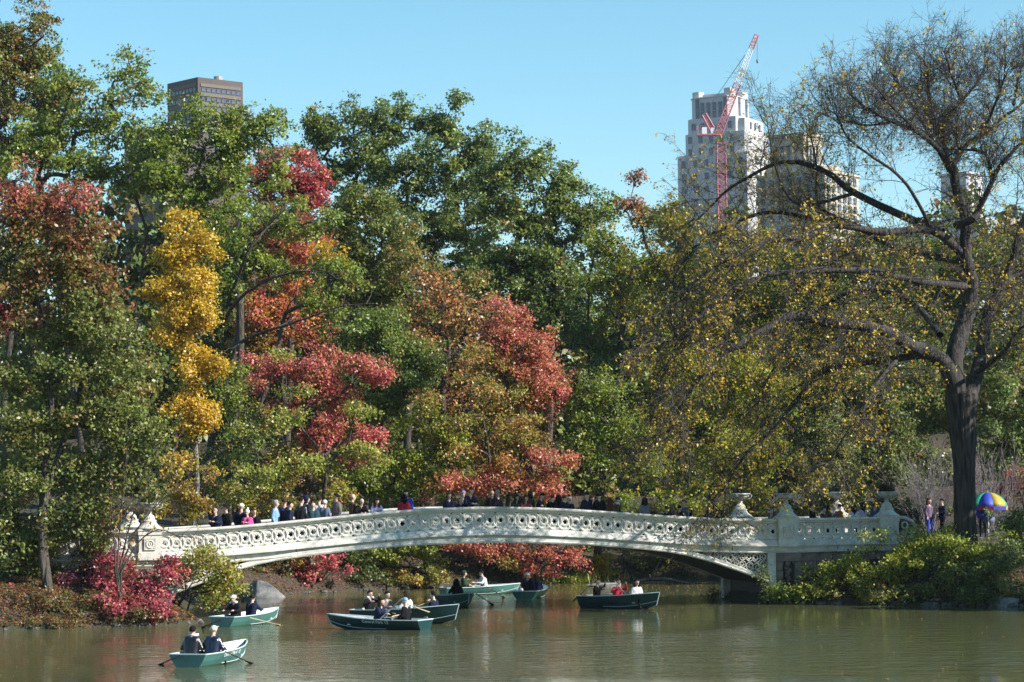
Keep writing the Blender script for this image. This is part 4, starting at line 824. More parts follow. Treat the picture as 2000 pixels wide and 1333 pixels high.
tree('red_maple', 'salmon pink maple boughs sweeping down under the bridge', 133.5, [(920, 1070, 40, 14), (960, 1085, 40, 16), (1010, 1075, 45, 16), (1060, 1085, 45, 16), (1105, 1090, 38, 14), (1050, 1110, 36, 12), (1090, 1115, 26, 10), (1000, 1100, 30, 12, None, [('straw', 2), ('red', 1)])], [('red', 6), ('orange', 1), ('tan', .8), ('straw', .8)], 930, dens=1.9, brad=.5, per=12, leaf=16, size=.14, r_base=.16, base=np.array([-1.9, 134.8, gz(-1.9, 134.8)]), top_k=.9)
shrub('green_shrub', 'grey-green thicket below the salmon pink boughs', 135.6, [(1000, 1120, 45, 20), (1060, 1128, 50, 14), (960, 1125, 34, 18), (1110, 1125, 26, 14)], [('straw', 2), ('light', 2), ('grey', 2)], dens=1.6, brad=.5, size=.14)
shrub('yellow_shrub', 'bright yellow little bush at the water behind the red-jacketed rower', 136.6, [(1175, 1095, 22, 16), (1190, 1115, 26, 14), (1160, 1110, 18, 12)], [('golden', 3), ('yellow', 2)], dens=2.2, brad=.4, per=9, leaf=12, size=.16)
shrub('green_shrub', 'dark bush at the water under the right side of the arch', 138.2, [(1250, 1095, 45, 24), (1310, 1095, 45, 26), (1220, 1115, 34, 14), (1370, 1090, 40, 28), (1285, 1120, 40, 12)], [('shade', 3), ('olive', 2), ('rust', 1)], dens=1.5, brad=.55, size=.15)
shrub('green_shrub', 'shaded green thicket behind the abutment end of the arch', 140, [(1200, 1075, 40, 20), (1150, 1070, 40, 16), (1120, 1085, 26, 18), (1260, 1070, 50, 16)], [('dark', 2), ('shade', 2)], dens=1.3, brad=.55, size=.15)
for i, (cx, lab, pal) in enumerate(((560, 'leafy green understory behind the dark-coated group on the bridge', [('light', 2), ('oak', 2), ('rust', 1)]), (760, 'green understory behind the woman leaning with clasped hands', [('light', 3), ('oak', 2)]), (930, 'orange-tinged understory behind the tall man in black fleece', [('orange', 1), ('straw', 2), ('light', 1)]), (1110, 'straw green understory behind the tight cluster of dark coats', [('straw', 2), ('light', 2)]), (1290, 'bright green understory behind the blond woman in lilac', [('light', 3), ('lime', 2)]), (1440, 'lime understory behind the far rail bowl urn', [('lime', 2), ('yellow', 1), ('light', 1)]), (1600, 'dim brown-green understory behind the end of the bridge', [('shade', 3), ('tan', 1)]), (1740, 'dim tangled understory behind the end post urn', [('shade', 2), ('olive', 2), ('rust', 1)]))):
    shrub('understory_shrub', lab, 134 + (i % 3) * 1.5 + (8 if i == 4 or i == 5 else 0), [(cx - 60, 990, 55, 34), (cx + 10, 985, 60, 38), (cx + 70, 995, 50, 32), (cx - 20, 1030, 70, 26), (cx + 50, 1030, 60, 26)], pal, dens=.95, brad=.7, per=12, leaf=15, size=.17)
# right bank
GR = [('straw', 3), ('lime', 2), ('light', 2)]
for (lab, Y, lb, pal, kw) in (
  ('yellow-green bush against the brown stone abutment', 107.8, [(1615, 1122, 30, 28), (1590, 1148, 36, 20), (1650, 1112, 32, 30), (1630, 1152, 45, 18)], GR, {}),
  ('dark green weeds at the foot of the stone pier', 108.2, [(1540, 1158, 26, 14), (1525, 1168, 22, 8), (1562, 1160, 26, 14)], [('oak', 3), ('light', 1)], {}),
  ('straw coloured bush below the end scroll of the bridge', 107.2, [(1700, 1090, 45, 34), (1680, 1130, 45, 32), (1740, 1120, 45, 34), (1720, 1065, 34, 24), (1700, 1155, 50, 18)], GR, {}),
  ('tall green bush covering the end of the handrail scroll', 107.0, [(1790, 1065, 40, 34), (1780, 1100, 45, 32), (1820, 1045, 30, 28), (1760, 1090, 34, 36)], [('lime', 3), ('straw', 2)], {}),
  ('olive bush at the waterline below the straw coloured bush', 105.8, [(1790, 1145, 50, 26), (1740, 1160, 45, 14), (1840, 1150, 45, 24)], [('olive', 2), ('straw', 1), ('shade', 1)], {}),
  ('green leafy bush in front of the great elm trunk', 105.4, [(1850, 1075, 40, 34), (1840, 1110, 45, 32), (1885, 1085, 40, 30), (1880, 1060, 34, 20)], [('lime', 2), ('light', 2), ('shade', 1)], {}),
  ('tall weeds beside the umbrella on the dark bank', 105.2, [(1925, 1050, 20, 34), (1945, 1070, 34, 30), (1915, 1085, 30, 30)], [('light', 3), ('oak', 2)], {}),
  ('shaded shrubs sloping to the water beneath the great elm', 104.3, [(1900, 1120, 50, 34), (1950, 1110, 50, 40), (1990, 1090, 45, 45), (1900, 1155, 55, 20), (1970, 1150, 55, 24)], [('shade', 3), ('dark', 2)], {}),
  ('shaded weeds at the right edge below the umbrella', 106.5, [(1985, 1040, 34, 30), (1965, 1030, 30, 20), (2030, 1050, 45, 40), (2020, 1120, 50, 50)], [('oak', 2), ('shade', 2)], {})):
    shrub('bank_shrub', lab, Y, lb, pal, dens=2.3, brad=.42, per=11, leaf=15, size=.115, **kw)
shrub('ivy_plant', 'creeper hanging down the iron pilaster beside the dark opening', 108.4, [(1488, 1125, 12, 24), (1496, 1150, 14, 16), (1482, 1165, 12, 8)], [('oak', 2), ('dark', 2)], dens=4, brad=.25, per=8, leaf=10, size=.10)
shrub('ivy_plant', 'dark weed growing from the far abutment at the waterline', 113.5, [(1390, 1150, 12, 14), (1388, 1165, 14, 8)], [('shade', 2), ('dark', 1)], dens=4, brad=.25, per=7, leaf=8, size=.11, z=.05)
# leafless greyish shrubs behind the elm trunk
def bare_shrub(label, Y, cx, cy, w, h, mat):
    b = at(cx, cy, Y); base = np.array([b[0], Y, gz(b[0], Y)]); rt = empty('bare_shrub', base); tag(rt, label, 'shrub'); ed = []; k = Y / FPX
    for i in range(60):
        tgt = at(cx + rng.uniform(-w, w), cy - h * rng.uniform(.5, 1), Y) + np.array([0, rng.uniform(-1, 1) * w * k * .6, 0])
        P = grow(base + rng.normal(size=3) * np.array([.3, .3, 0]), tgt - base, np.linalg.norm(tgt - base), 6, .10, .02)
        for j in range(6): ed.append((P[j], P[j + 1], .02 * (1 - j / 7), .02 * (1 - (j + 1) / 7)))
        for q in range(7):
            D = grow(P[rng.integers(2, 7)], P[6] - P[2] + rng.normal(size=3) * .8, rng.uniform(.5, 1.2), 3, .15, 0)
            for a, c in zip(D[:-1], D[1:]): ed.append((a, c, .008, .005))
    v, f = limb_mesh(ed, 3); mesh_obj('branches', v - base, f, mat, rt)
M['twig_pale'] = plain('pale_twigs', (.20, .165, .175), .8, var=.3)
bare_shrub('leafless greyish lilac shrub left of the great elm trunk', 124, 1815, 1000, 60, 100, M['twig_pale'])
bare_shrub('leafless greyish lilac shrub right of the great elm trunk', 124, 1935, 1000, 60, 110, M['twig_pale'])
shrub('red_shrub', 'dull red bush at the right edge above the umbrella', 126, [(1985, 935, 34, 26), (1960, 965, 26, 20), (2020, 950, 40, 34)], [('rust', 2), ('crimson', 1), ('olive', 1)], dens=1.6, brad=.5, size=.14)
# rocks
def rock(label, P, size, seed, rz=0):
    r0 = random.Random(seed); mb = MB(); mb.ball((0, 0, 0), 1.0, 9, 6)
    v = []
    for x, y, z in mb.v:
        k = 1 + .22 * math.sin(3.1 * x + seed) * math.cos(2.3 * y - seed) + .12 * math.sin(5 * z + 2 * x + seed)
        q = lambda a: max(min(a * k, .82), -.82)
        v.append((q(x) * size[0], q(y) * size[1], q(z) * size[2]))
    o = mesh_obj('boulder', v, mb.f, M['rock']); o.location = tuple(P); o.rotation_euler = (0, 0, rz); return tag(o, label, 'rock')
p_ = ground_at(505, 1167); mb = MB()
wv = [(-1.25, .35, -.4), (-.1, -1.0, -.4), (1.7, -.1, -.4), (.9, 1.3, -.4), (-1.0, 1.4, -.4), (-.42, .35, .60), (-.02, -.30, .80), (.40, .35, .66), (-.3, .9, .5), (.85, -.08, .36)]
wf = [(0, 1, 6, 5), (1, 2, 9, 6), (2, 3, 7, 9), (3, 4, 8, 7), (4, 0, 5, 8), (5, 6, 7, 8), (6, 9, 7), (4, 3, 2, 1, 0)]
o = mesh_obj('boulder', wv, wf, M['rock']); o.location = (p_[0], p_[1], 0.05); tag(o, 'wedge shaped boulder, one face dark and one sunlit, in the water left of the arch', 'rock')
bvm = o.modifiers.new('bevel', 'BEVEL'); bvm.width = .03; bvm.segments = 1
p_ = ground_at(1130, 1142); rock('low flat grey rock in the water behind the red-jacketed rower', (p_[0] + 1.2, p_[1] - 2.5, .05), (1.1, .5, .13), 3)
for i, (px, py, s_, lab) in enumerate(((60, 1224, (.75, .5, .42), 'pale rounded rock at the left water edge'), (20, 1226, (.6, .45, .3), 'small rock at the picture-left shore beside the pale rounded one'), (328, 1212, (.5, .4, .25), 'dark flat rock under the scarlet bush by the water'), (1700, 1178, (.8, .5, .25), 'low wet rock below the straw coloured bush'), (1850, 1181, (.9, .5, .25), 'low wet rock below the shaded shrubs'), (1960, 1184, (1.0, .5, .3), 'dark wet rock at the foot of the shaded slope'))):
    p_ = ground_at(px, py); rock(lab, (p_[0], p_[1] + .1, .1), s_, 11 + i, i)
p_ = ground_at(325, 1210); mb = MB(); mb.tube([(p_[0], p_[1], -.2), (p_[0] + .03, p_[1], .45), (p_[0] - .04, p_[1], .95), (p_[0] + .02, p_[1], 1.3)], [.17, .16, .15, .10], 9)
o = mb.build('tree_stump', [plain('bleached_wood', (.55, .50, .44), .8, var=.35, scale=9)], smooth=True); tag(o, 'pale bleached stump standing in the scarlet bush', 'stump')
# fallen branch at the far shore, right of the yellow bush
P = [np.array(ground_at(1240, 1136, .15)), np.array(ground_at(1270, 1132, .2)), np.array(ground_at(1300, 1131, .25)), np.array(ground_at(1345, 1139, .05))]
mb = MB(); mb.tube(P, [.07, .09, .08, .04], 7); mb.tube([P[1], P[1] + np.array([.3, 0, .5]), P[1] + np.array([.5, 0, .9])], [.04, .03, .015], 5)
tag(mb.build('fallen_branch', M['bark_pale'], smooth=True), 'grey fallen branch lying in the water under the arch', 'branch')
# reeds by the far shore
k = 500; g0 = ground_at(1125, 1139); bx = rng.normal(size=(k, 2)) * np.array([.9, .35]) + g0[:2] + np.array([0, .5]); hh = rng.uniform(.3, .85, k); a = rng.uniform(0, 6.28, k)
b0 = np.stack([bx[:, 0], bx[:, 1], np.full(k, .02)], 1); tip = b0 + np.stack([.25 * np.cos(a), .25 * np.sin(a), hh], 1); w = np.stack([-np.sin(a), np.cos(a), 0 * a], 1) * .018
V = np.stack([b0 - w, b0 + w, tip], 1).reshape(-1, 3); c = np.repeat(pick([('lime', 3), ('straw', 1)], k), 3, 0)
tag(mesh_obj('reeds', V, np.arange(3 * k).reshape(k, 3), M['leaf'], None, col=c), 'bright green reeds in a tuft on the far shore', 'reeds', kind='stuff')
# floating leaves, thickest along the far bank
pts = []
for _ in range(1100):
    t = rng.uniform(); px = rng.uniform(380, 1400); py = 1138 + rng.exponential(16) + max(0, (760 - px) * .022)
    q = ground_at(px, py)
    pts.append((q[0], q[1]))
for _ in range(160):
    q = ground_at(rng.uniform(-50, 2050), rng.uniform(1180, 1330)); pts.append((q[0], q[1]))
pts = np.array(pts); pts = pts[lake_dist(pts) < -.1]; k = len(pts)
c0 = np.concatenate([pts, np.full((k, 1), .008)], 1); a = rng.uniform(0, 6.28, k); s_ = rng.uniform(.025, .05, (k, 1)); t = np.stack([np.cos(a), np.sin(a), 0 * a], 1) * s_; s2 = np.stack([-np.sin(a), np.cos(a), 0 * a], 1) * s_ * .7
up_ = np.array([0, 0, .012]); V = np.stack([c0 - t, c0 + s2 + up_, c0 + t, c0 - s2 + up_], 1).reshape(-1, 3)
tag(mesh_obj('floating_leaves', V, np.arange(4 * k).reshape(k, 4), M['leaf'], None, col=np.repeat(pick([('yellow', 3), ('tan', 2), ('golden', 1)], k), 4, 0)), 'fallen yellow leaves floating on the lake', 'leaves', kind='stuff')

# leaf litter on the banks, and stones along the waterline
pts = []
for (x0, x1, y0, y1, k) in ((-22, -12, 95, 101, 5200), (-14, 13, 121, 139, 5200), (9, 24, 102, 110, 2200)):
    q = np.stack([rng.uniform(x0, x1, k * 3), rng.uniform(y0, y1, k * 3)], 1); d = lake_dist(q); q = q[(d > .02) & (d < 3.5)][:k]; pts.append(q)
q = np.concatenate(pts); k = len(q); c0 = np.concatenate([q, (ground_z(q[:, 0], q[:, 1]) + .03)[:, None]], 1)
V = leaf_quads(c0, np.array([0, -.6, 2.0]), .13); tag(mesh_obj('leaf_litter', V, np.arange(4 * k).reshape(k, 4), M['leaf'], None, col=np.repeat(pick([('tan', 3), ('rust', 4), ('shade', 2), ('yellow', .5)], k) * .6, 4, 0)), 'brown fallen leaves lying on the banks', 'leaves', kind='stuff')
sv = []; sf = []; ns_ = 0
shore = [(-20, 96.2), (-15.7, 97.4), (-13, 97.8), (-12.5, 99.6), None, (-13.1, 122.4), (-11.2, 126), (-7.8, 128.7), (-3, 132), (2.7, 136.1), (6.5, 137.2), None, (11.6, 108.1), (15, 106.3), (21, 103.1)]
for a, b in zip(shore[:-1], shore[1:]):
    if a is None or b is None: continue
    ln = math.hypot(b[0] - a[0], b[1] - a[1])
    for _ in range(int(ln * 3.2)):
        t = rng.uniform(); r0 = rng.uniform(.07, .24); mb = MB(); mb.ball((a[0] + (b[0] - a[0]) * t + rng.normal() * .2, a[1] + (b[1] - a[1]) * t + rng.normal() * .2, .02), (r0, r0 * rng.uniform(.6, 1), r0 * rng.uniform(.45, .8)), 7, 4)
        vv = [(x + rng.normal() * r0 * .09, y + rng.normal() * r0 * .09, z + rng.normal() * r0 * .07) for x, y, z in mb.v]; sf += [tuple(i + len(sv) for i in f_) for f_ in mb.f]; sv += vv
tag(mesh_obj('shore_stones', sv, sf, plain('wet_stones', (.10, .09, .08), .5, var=.6, scale=3)), 'small wet stones strewn along the waterline', 'stones', kind='stuff')
# ------------------------------------------------------------------ city beyond the park
M['limestone'] = plain('pale_limestone', (.54, .52, .52), .8, var=.08, scale=.05)
M['tanbrick'] = plain('tan_brick', (.46, .40, .31), .85, var=.15, scale=.08)
M['brownbrick'] = plain('brown_brick', (.080, .062, .056), .85, var=.2, scale=.1)
M['buffband'] = plain('buff_spandrel', (.13, .105, .085), .8, var=.15, scale=.1)
M['pane'] = plain('window_glass', (.10, .13, .18), .10, c2=(.03, .04, .06), scale=.35)
M['rooflead'] = plain('grey_roof', (.25, .26, .28), .6)
def wbox(w, h, d=.8):
    b = MB(); b.box((0, 0, 0), (w, d, h)); o = b.build('window', M['pane']); COL.objects.unlink(o); return o
def block(root, name, mat, x, y, z0, z1, w, d, cham=0.0):
    """axis-aligned in the building's own frame; cham cuts the vertical corners"""
    if cham <= 0: pts = [(-w / 2, -d / 2), (w / 2, -d / 2), (w / 2, d / 2), (-w / 2, d / 2)]
    else:
        c = cham; pts = [(-w / 2 + c, -d / 2), (w / 2 - c, -d / 2), (w / 2, -d / 2 + c), (w / 2, d / 2 - c), (w / 2 - c, d / 2), (-w / 2 + c, d / 2), (-w / 2, d / 2 - c), (-w / 2, -d / 2 + c)]
    k = len(pts); v = [(x + a, y + b, z) for z in (z0, z1) for a, b in pts]
    f = [(i, (i + 1) % k, k + (i + 1) % k, k + i) for i in range(k)] + [tuple(range(k - 1, -1, -1)), tuple(range(k, 2 * k))]
    return mesh_obj(name, v, f, mat, root)
def windows(root, src, x, y, z, nx, nz, dx, dz, face='f'):
    for i in range(nx):
        for j in range(nz):
            if face == 'f': inst(src, root, (x + dx * i, y, z + dz * j), None, None, 'window')
            else: inst(src, root, (x, y + dx * i, z + dz * j), (0, 0, math.pi / 2), None, 'window')
# stepped limestone tower: its left and front faces in shade, right faces lit
TY = 900.0; tk = TY / FPX
tb = at(1428, 955, TY); tw_rot = R_(-26)
tower = empty('stepped_tower', (tb[0], TY, 5.0), tw_rot); tower.scale = (.86, .86, 1); tag(tower, 'pale stepped limestone skyscraper with chamfered crown behind the red crane', 'building')
zt = lambda py: (955 - py - .014 * 425) * tk
block(tower, 'wall', M['limestone'], 0, 0, 0, zt(305), 33, 26, 2)
block(tower, 'wall', M['limestone'], .6, 1, zt(305), zt(262), 28.5, 24, 2)
block(tower, 'wall', M['limestone'], -1, 1, zt(262), zt(232), 23.6, 22, 2)
block(tower, 'wall', M['limestone'], -2.0, 1, zt(232), zt(190), 19.5, 20, 3)
block(tower, 'wall', M['limestone'], 8.8, 1, zt(305), zt(236), 9, 20, 1)
for sx in (-1, 1):
    for sy in (-1, 1): block(tower, 'crown_pier', M['limestone'], -2.0 + sx * 6.9, 1 + sy * 7.0, zt(190), zt(178 if sx < 0 else 174), 4.2, 4.2, 1)
block(tower, 'crown_parapet', M['limestone'], -2.0, 1, zt(190), zt(183), 13, 15, 1)
w1 = wbox(1.35, 2.9); w2 = wbox(1.5, 2.4); w3 = wbox(1.7, 8.4)
windows(tower, w1, -5.9, -9.05, zt(209), 4, 1, 2.6, 1); windows(tower, w1, -5.9, -9.05, zt(226), 4, 1, 2.6, 1)
windows(tower, w3, 7.8, -3.0, zt(214), 2, 1, 8.0, 1, 's')
w3b = wbox(1.5, 7.6); windows(tower, w3b, -8.1, -9.05, zt(214), 1, 1, 1, 1); windows(tower, w3b, 4.2, -9.05, zt(214), 1, 1, 1, 1)
windows(tower, w2, -9.5, -10.05, zt(248), 5, 1, 4.0, 1)
windows(tower, w2, -10.8, -11.05, zt(274), 5, 2, 4.6, -4.4)
windows(tower, w2, -13.0, -13.05, zt(322), 6, 5, 5.0, -4.6)
windows(tower, w2, 13.35, -5, zt(250), 3, 2, 5.0, -5.5, 's'); windows(tower, w2, 16.55, -8, zt(322), 4, 5, 5.0, -4.6, 's')
for fz, hz, fw in ((178, 1, 0),):
    block(tower, 'cornice', M['limestone'], -2, 1, zt(191.5), zt(189.5), 20.2, 20.7, 3)
# tan brick block right of the tower
b2 = at(1590, 955, 780); T2 = empty('brick_apartment_block', (b2[0], 780.0, 5.0), R_(-38)); tag(T2, 'sandy brick apartment block with square rooftop tower seen through elm twigs', 'building')
z2 = lambda py: (955 - py - 8) * 780 / FPX
block(T2, 'wall', M['tanbrick'], 0, 0, 0, z2(345), 24, 20); block(T2, 'rooftop_tower', M['tanbrick'], -4.5, 1, z2(345), z2(262), 12, 11); block(T2, 'rooftop_parapet', M['tanbrick'], -4.5, 1, z2(264), z2(259), 12.7, 11.7)
block(T2, 'setback', M['tanbrick'], -2, 1, z2(345), z2(325), 18, 15); block(T2, 'cornice', M['tanbrick'], 0, 0, z2(346), z2(342), 24.8, 20.8)
w4 = wbox(1.5, 2.0, .5); w5 = wbox(.9, 5.5, .5)
windows(T2, w4, -9.8, -10.05, z2(430), 7, 5, 3.2, 2.8); windows(T2, w4, 12.05, -8, z2(430), 6, 5, 3.1, 2.8, 's'); windows(T2, w5, 1.55, -2.4, z2(300), 4, 1, 1.9, 1, 's'); windows(T2, w5, -8.5, -4.55, z2(300), 4, 1, 2.4, 1)
# white tower block right of the elm stem
b3 = at(1893, 955, 760); T3 = empty('white_tower_block', (b3[0], 760.0, 5.0), R_(-40)); tag(T3, 'white stone tower top with tall arched window behind the elm stems', 'building')
z3 = lambda py: (955 - py - 12.5) * 760 / FPX
block(T3, 'wall', M['limestone'], 0, 0, 0, z3(430), 18, 14); block(T3, 'rooftop_tower', M['limestone'], 0, 0, z3(430), z3(341), 9.5, 9.5, .6); block(T3, 'parapet', M['limestone'], 0, 0, z3(343), z3(338), 10.2, 10.2, .6)
w6 = wbox(1.3, 5.6, .5); windows(T3, w6, 4.8, 0, z3(395), 1, 1, 1, 1, 's'); w7 = wbox(1.2, 1.6, .5); windows(T3, w7, 4.8, 0, z3(362), 1, 1, 1, 1, 's'); windows(T3, w7, -2, -4.8, z3(370), 2, 2, 4, -4.5)
for dx in (-2.0, -.8): block(T3, 'chimney', M['limestone'], dx, 0, z3(338), z3(328), .6, .6)
# brown slab block on the left
b4 = at(392, 955, 700); T4 = empty('brown_apartment_tower', (b4[0], 700.0, 5.0), R_(-48)); tag(T4, 'dark brown flat-topped apartment tower with banded storeys above the green oak', 'building')
z4 = lambda py: (955 - py + 8.5) * 700 / FPX
WA, DA = 14.8, 15.2          # front-left face runs along -x from the corner, right face along +y
block(T4, 'wall', M['brownbrick'], -WA / 2, DA / 2, 0, z4(146), WA, DA)
bsrc1 = MB(); bsrc1.box((0, 0, 0), (WA - 1.6, .3, .9)); bs1 = bsrc1.build('spandrel_band', M['buffband']); COL.objects.unlink(bs1)
bsrc2 = MB(); bsrc2.box((0, 0, 0), (DA - 1.6, .3, .9)); bs2 = bsrc2.build('spandrel_band', M['buffband']); COL.objects.unlink(bs2)
g1 = MB(); g1.box((0, 0, 0), (1.15, .22, 1.0)); gs = g1.build('window', M['pane']); COL.objects.unlink(gs)
for j in range(14):
    z = z4(152) - 1.2 - j * 2.6
    if z < z4(290): break
    inst(bs1, T4, (-WA / 2, -.08, z), None, None, 'spandrel_band'); inst(bs2, T4, (.08, DA / 2, z), (0, 0, math.pi / 2), None, 'spandrel_band')
    for i in range(8):
        inst(gs, T4, (-1.6 - i * 1.66, -.05, z - 1.25), None, None, 'window'); inst(gs, T4, (.05, 1.7 + i * 1.68, z - 1.25), (0, 0, math.pi / 2), None, 'window')
block(T4, 'roof_hut', M['brownbrick'], -9.5, 6, z4(146), z4(141), 3, 2.4); block(T4, 'vent_pipe', M['brownbrick'], -9.5, 6, z4(141), z4(136), .5, .5); block(T4, 'water_tank', M['rooflead'], -3, 9, z4(146), z4(136), 2.2, 2.2, .5)
b5 = at(330, 955, 640); T5 = empty('low_apartment_block', (b5[0], 640.0, 5.0), R_(-40)); tag(T5, 'lower brown building glimpsed through oak leaves left of the brown tower', 'building')
block(T5, 'wall', M['brownbrick'], 0, 0, 0, (955 - 248) * 640 / FPX, 16, 14); block(T5, 'parapet', M['rooflead'], 0, 0, (955 - 248) * 640 / FPX, (955 - 243) * 640 / FPX, 16.6, 14.6)
# red luffing crane
M['cranered'] = plain('crane_red', (.46, .12, .15), .5, var=.15, scale=.4); M['cranewhite'] = plain('crane_white', (.7, .7, .72), .5); M['cable'] = plain('steel_cable', (.08, .08, .09), .5)
CY = 855.0; ck = CY / FPX
def cp(px, py): return np.array(at(px, py, CY))
co = cp(1408, 280); crane = empty('tower_crane', (co[0], CY, 5.0)); tag(crane, 'red lattice luffing crane raised in front of the stepped tower', 'crane'); cbase = np.array([co[0], CY, 5.0])
def lattice(name, a, b, w0, w1, mat, nb=12, r=.13):
    a = np.array(a) - cbase; b = np.array(b) - cbase; d = norm(b - a); s_ = norm(np.cross(d, np.array([0, 1.0, 0]))); t_ = np.cross(s_, d); mb = MB(); prev = None
    for i in range(nb + 1):
        q = i / nb; c = a + (b - a) * q; w = (w0 + (w1 - w0) * q) / 2; cs = [c + s_ * w * x + t_ * w * y for x, y in ((-1, -1), (1, -1), (1, 1), (-1, 1))]
        if prev:
            for k in range(4):
                mb.tube([prev[k], cs[k]], r * .95, 4); mb.tube([prev[k], cs[(k + 1) % 4]], r * .5, 4); mb.tube([cs[k], cs[(k + 1) % 4]], r * .5, 4)
        prev = cs
    return mb.build(name, mat, crane)
pb = cp(1408, 500); lattice('mast', (co[0], CY, pb[2]), (co[0], CY, cp(1405, 280)[2]), 2.9, 2.9, M['cranered'], 22, .2)
lattice('jib', cp(1402, 264), cp(1440, 165), 2.4, 2.2, M['cranered'], 12, .18); lattice('jib_top', cp(1440, 165), cp(1476, 72), 2.2, 1.2, M['cranewhite'], 14, .13); lattice('jib_tip', cp(1467, 96), cp(1478, 69), 1.6, 1.3, M['cranered'], 4, .16)
lattice('a_frame', cp(1397, 264), cp(1375, 224), 1.8, 1.4, M['cranered'], 6, .2)
mb = MB(); q = cp(1385, 264) - cbase; mb.box(q, (8.2, 2.6, .5)); mb.box(q + np.array([0, 0, 3.1]), (8.0, .3, .3)); mb.box(q + np.array([-3.9, 0, 1.5]), (.4, 2.4, 3.2)); mb.build('counter_jib', M['cranered'], crane)
mb = MB(); mb.box(q + np.array([-1.6, 0, 1.4]), (1.6, 2, 2.2)); mb.box(q + np.array([1.2, 0, 1.3]), (1.4, 2, 2.0)); mb.build('machinery_house', M['cranewhite'], crane)
mb = MB(); mb.tube([cp(1375, 224) - cbase, cp(1455, 108) - cbase], .10, 4); mb.build('luffing_cable', M['cable'], crane)
mb = MB(); mb.tube([cp(1479, 72) - cbase, cp(1479, 118) - cbase], .07, 4); mb.build('hoist_cable', M['cable'], crane)
mb = MB(); mb.ball(cp(1479, 120) - cbase, (.35, .35, .8), 8, 5); mb.build('hook_block', M['cable'], crane)

# ------------------------------------------------------------------ the blue autumn air
hz, n, l, p = new_mat('air'); n.remove(p); pv = n.new('ShaderNodeVolumePrincipled'); pv.inputs['Color'].default_value = (.80, .86, 1.0, 1); pv.inputs['Density'].default_value = 0.00006; pv.inputs['Anisotropy'].default_value = 0.0
l.new(pv.outputs[0], n['Material Output'].inputs['Volume'])
mb = MB(); mb.box((0, 2000, 99), (9400, 6400, 202.5)); tag(mb.build('haze', hz), kind='stuff')
# ------------------------------------------------------------------ people: one continuous body per pose, hair and hats as children
def V3(*a): return np.array(a, float)
def capsule_mesh(p0, p1, r0, r1, n=10, k=4):
    p0 = np.asarray(p0, float); p1 = np.asarray(p1, float); d = p1 - p0; ln = np.linalg.norm(d); d = d / max(ln, 1e-6) if ln > 1e-6 else V3(0, 0, 1)
    ref = V3(0, 0, 1) if abs(d[2]) < .9 else V3(1, 0, 0); a = norm(np.cross(d, ref)); b = np.cross(d, a); rings = []
    for i in range(k + 1):
        t = -math.pi / 2 + (math.pi / 2) * i / k; rings.append((p0 + d * r0 * math.sin(t), max(r0 * math.cos(t), 1e-4)))
    for i in range(k + 1):
        t = (math.pi / 2) * i / k; rings.append((p1 + d * r1 * math.sin(t), max(r1 * math.cos(t), 1e-4)))
    v = []; f = []
    for c, r in rings:
        for j in range(n):
            w = 2 * math.pi * j / n; v.append(c + r * (a * math.cos(w) + b * math.sin(w)))
    for i in range(len(rings) - 1):
        for j in range(n):
            j2 = (j + 1) % n; f.append((i * n + j, i * n + j2, (i + 1) * n + j2, (i + 1) * n + j))
    f.append(tuple(range(n - 1, -1, -1))); f.append(tuple((len(rings) - 1) * n + j for j in range(n)))
    return v, f
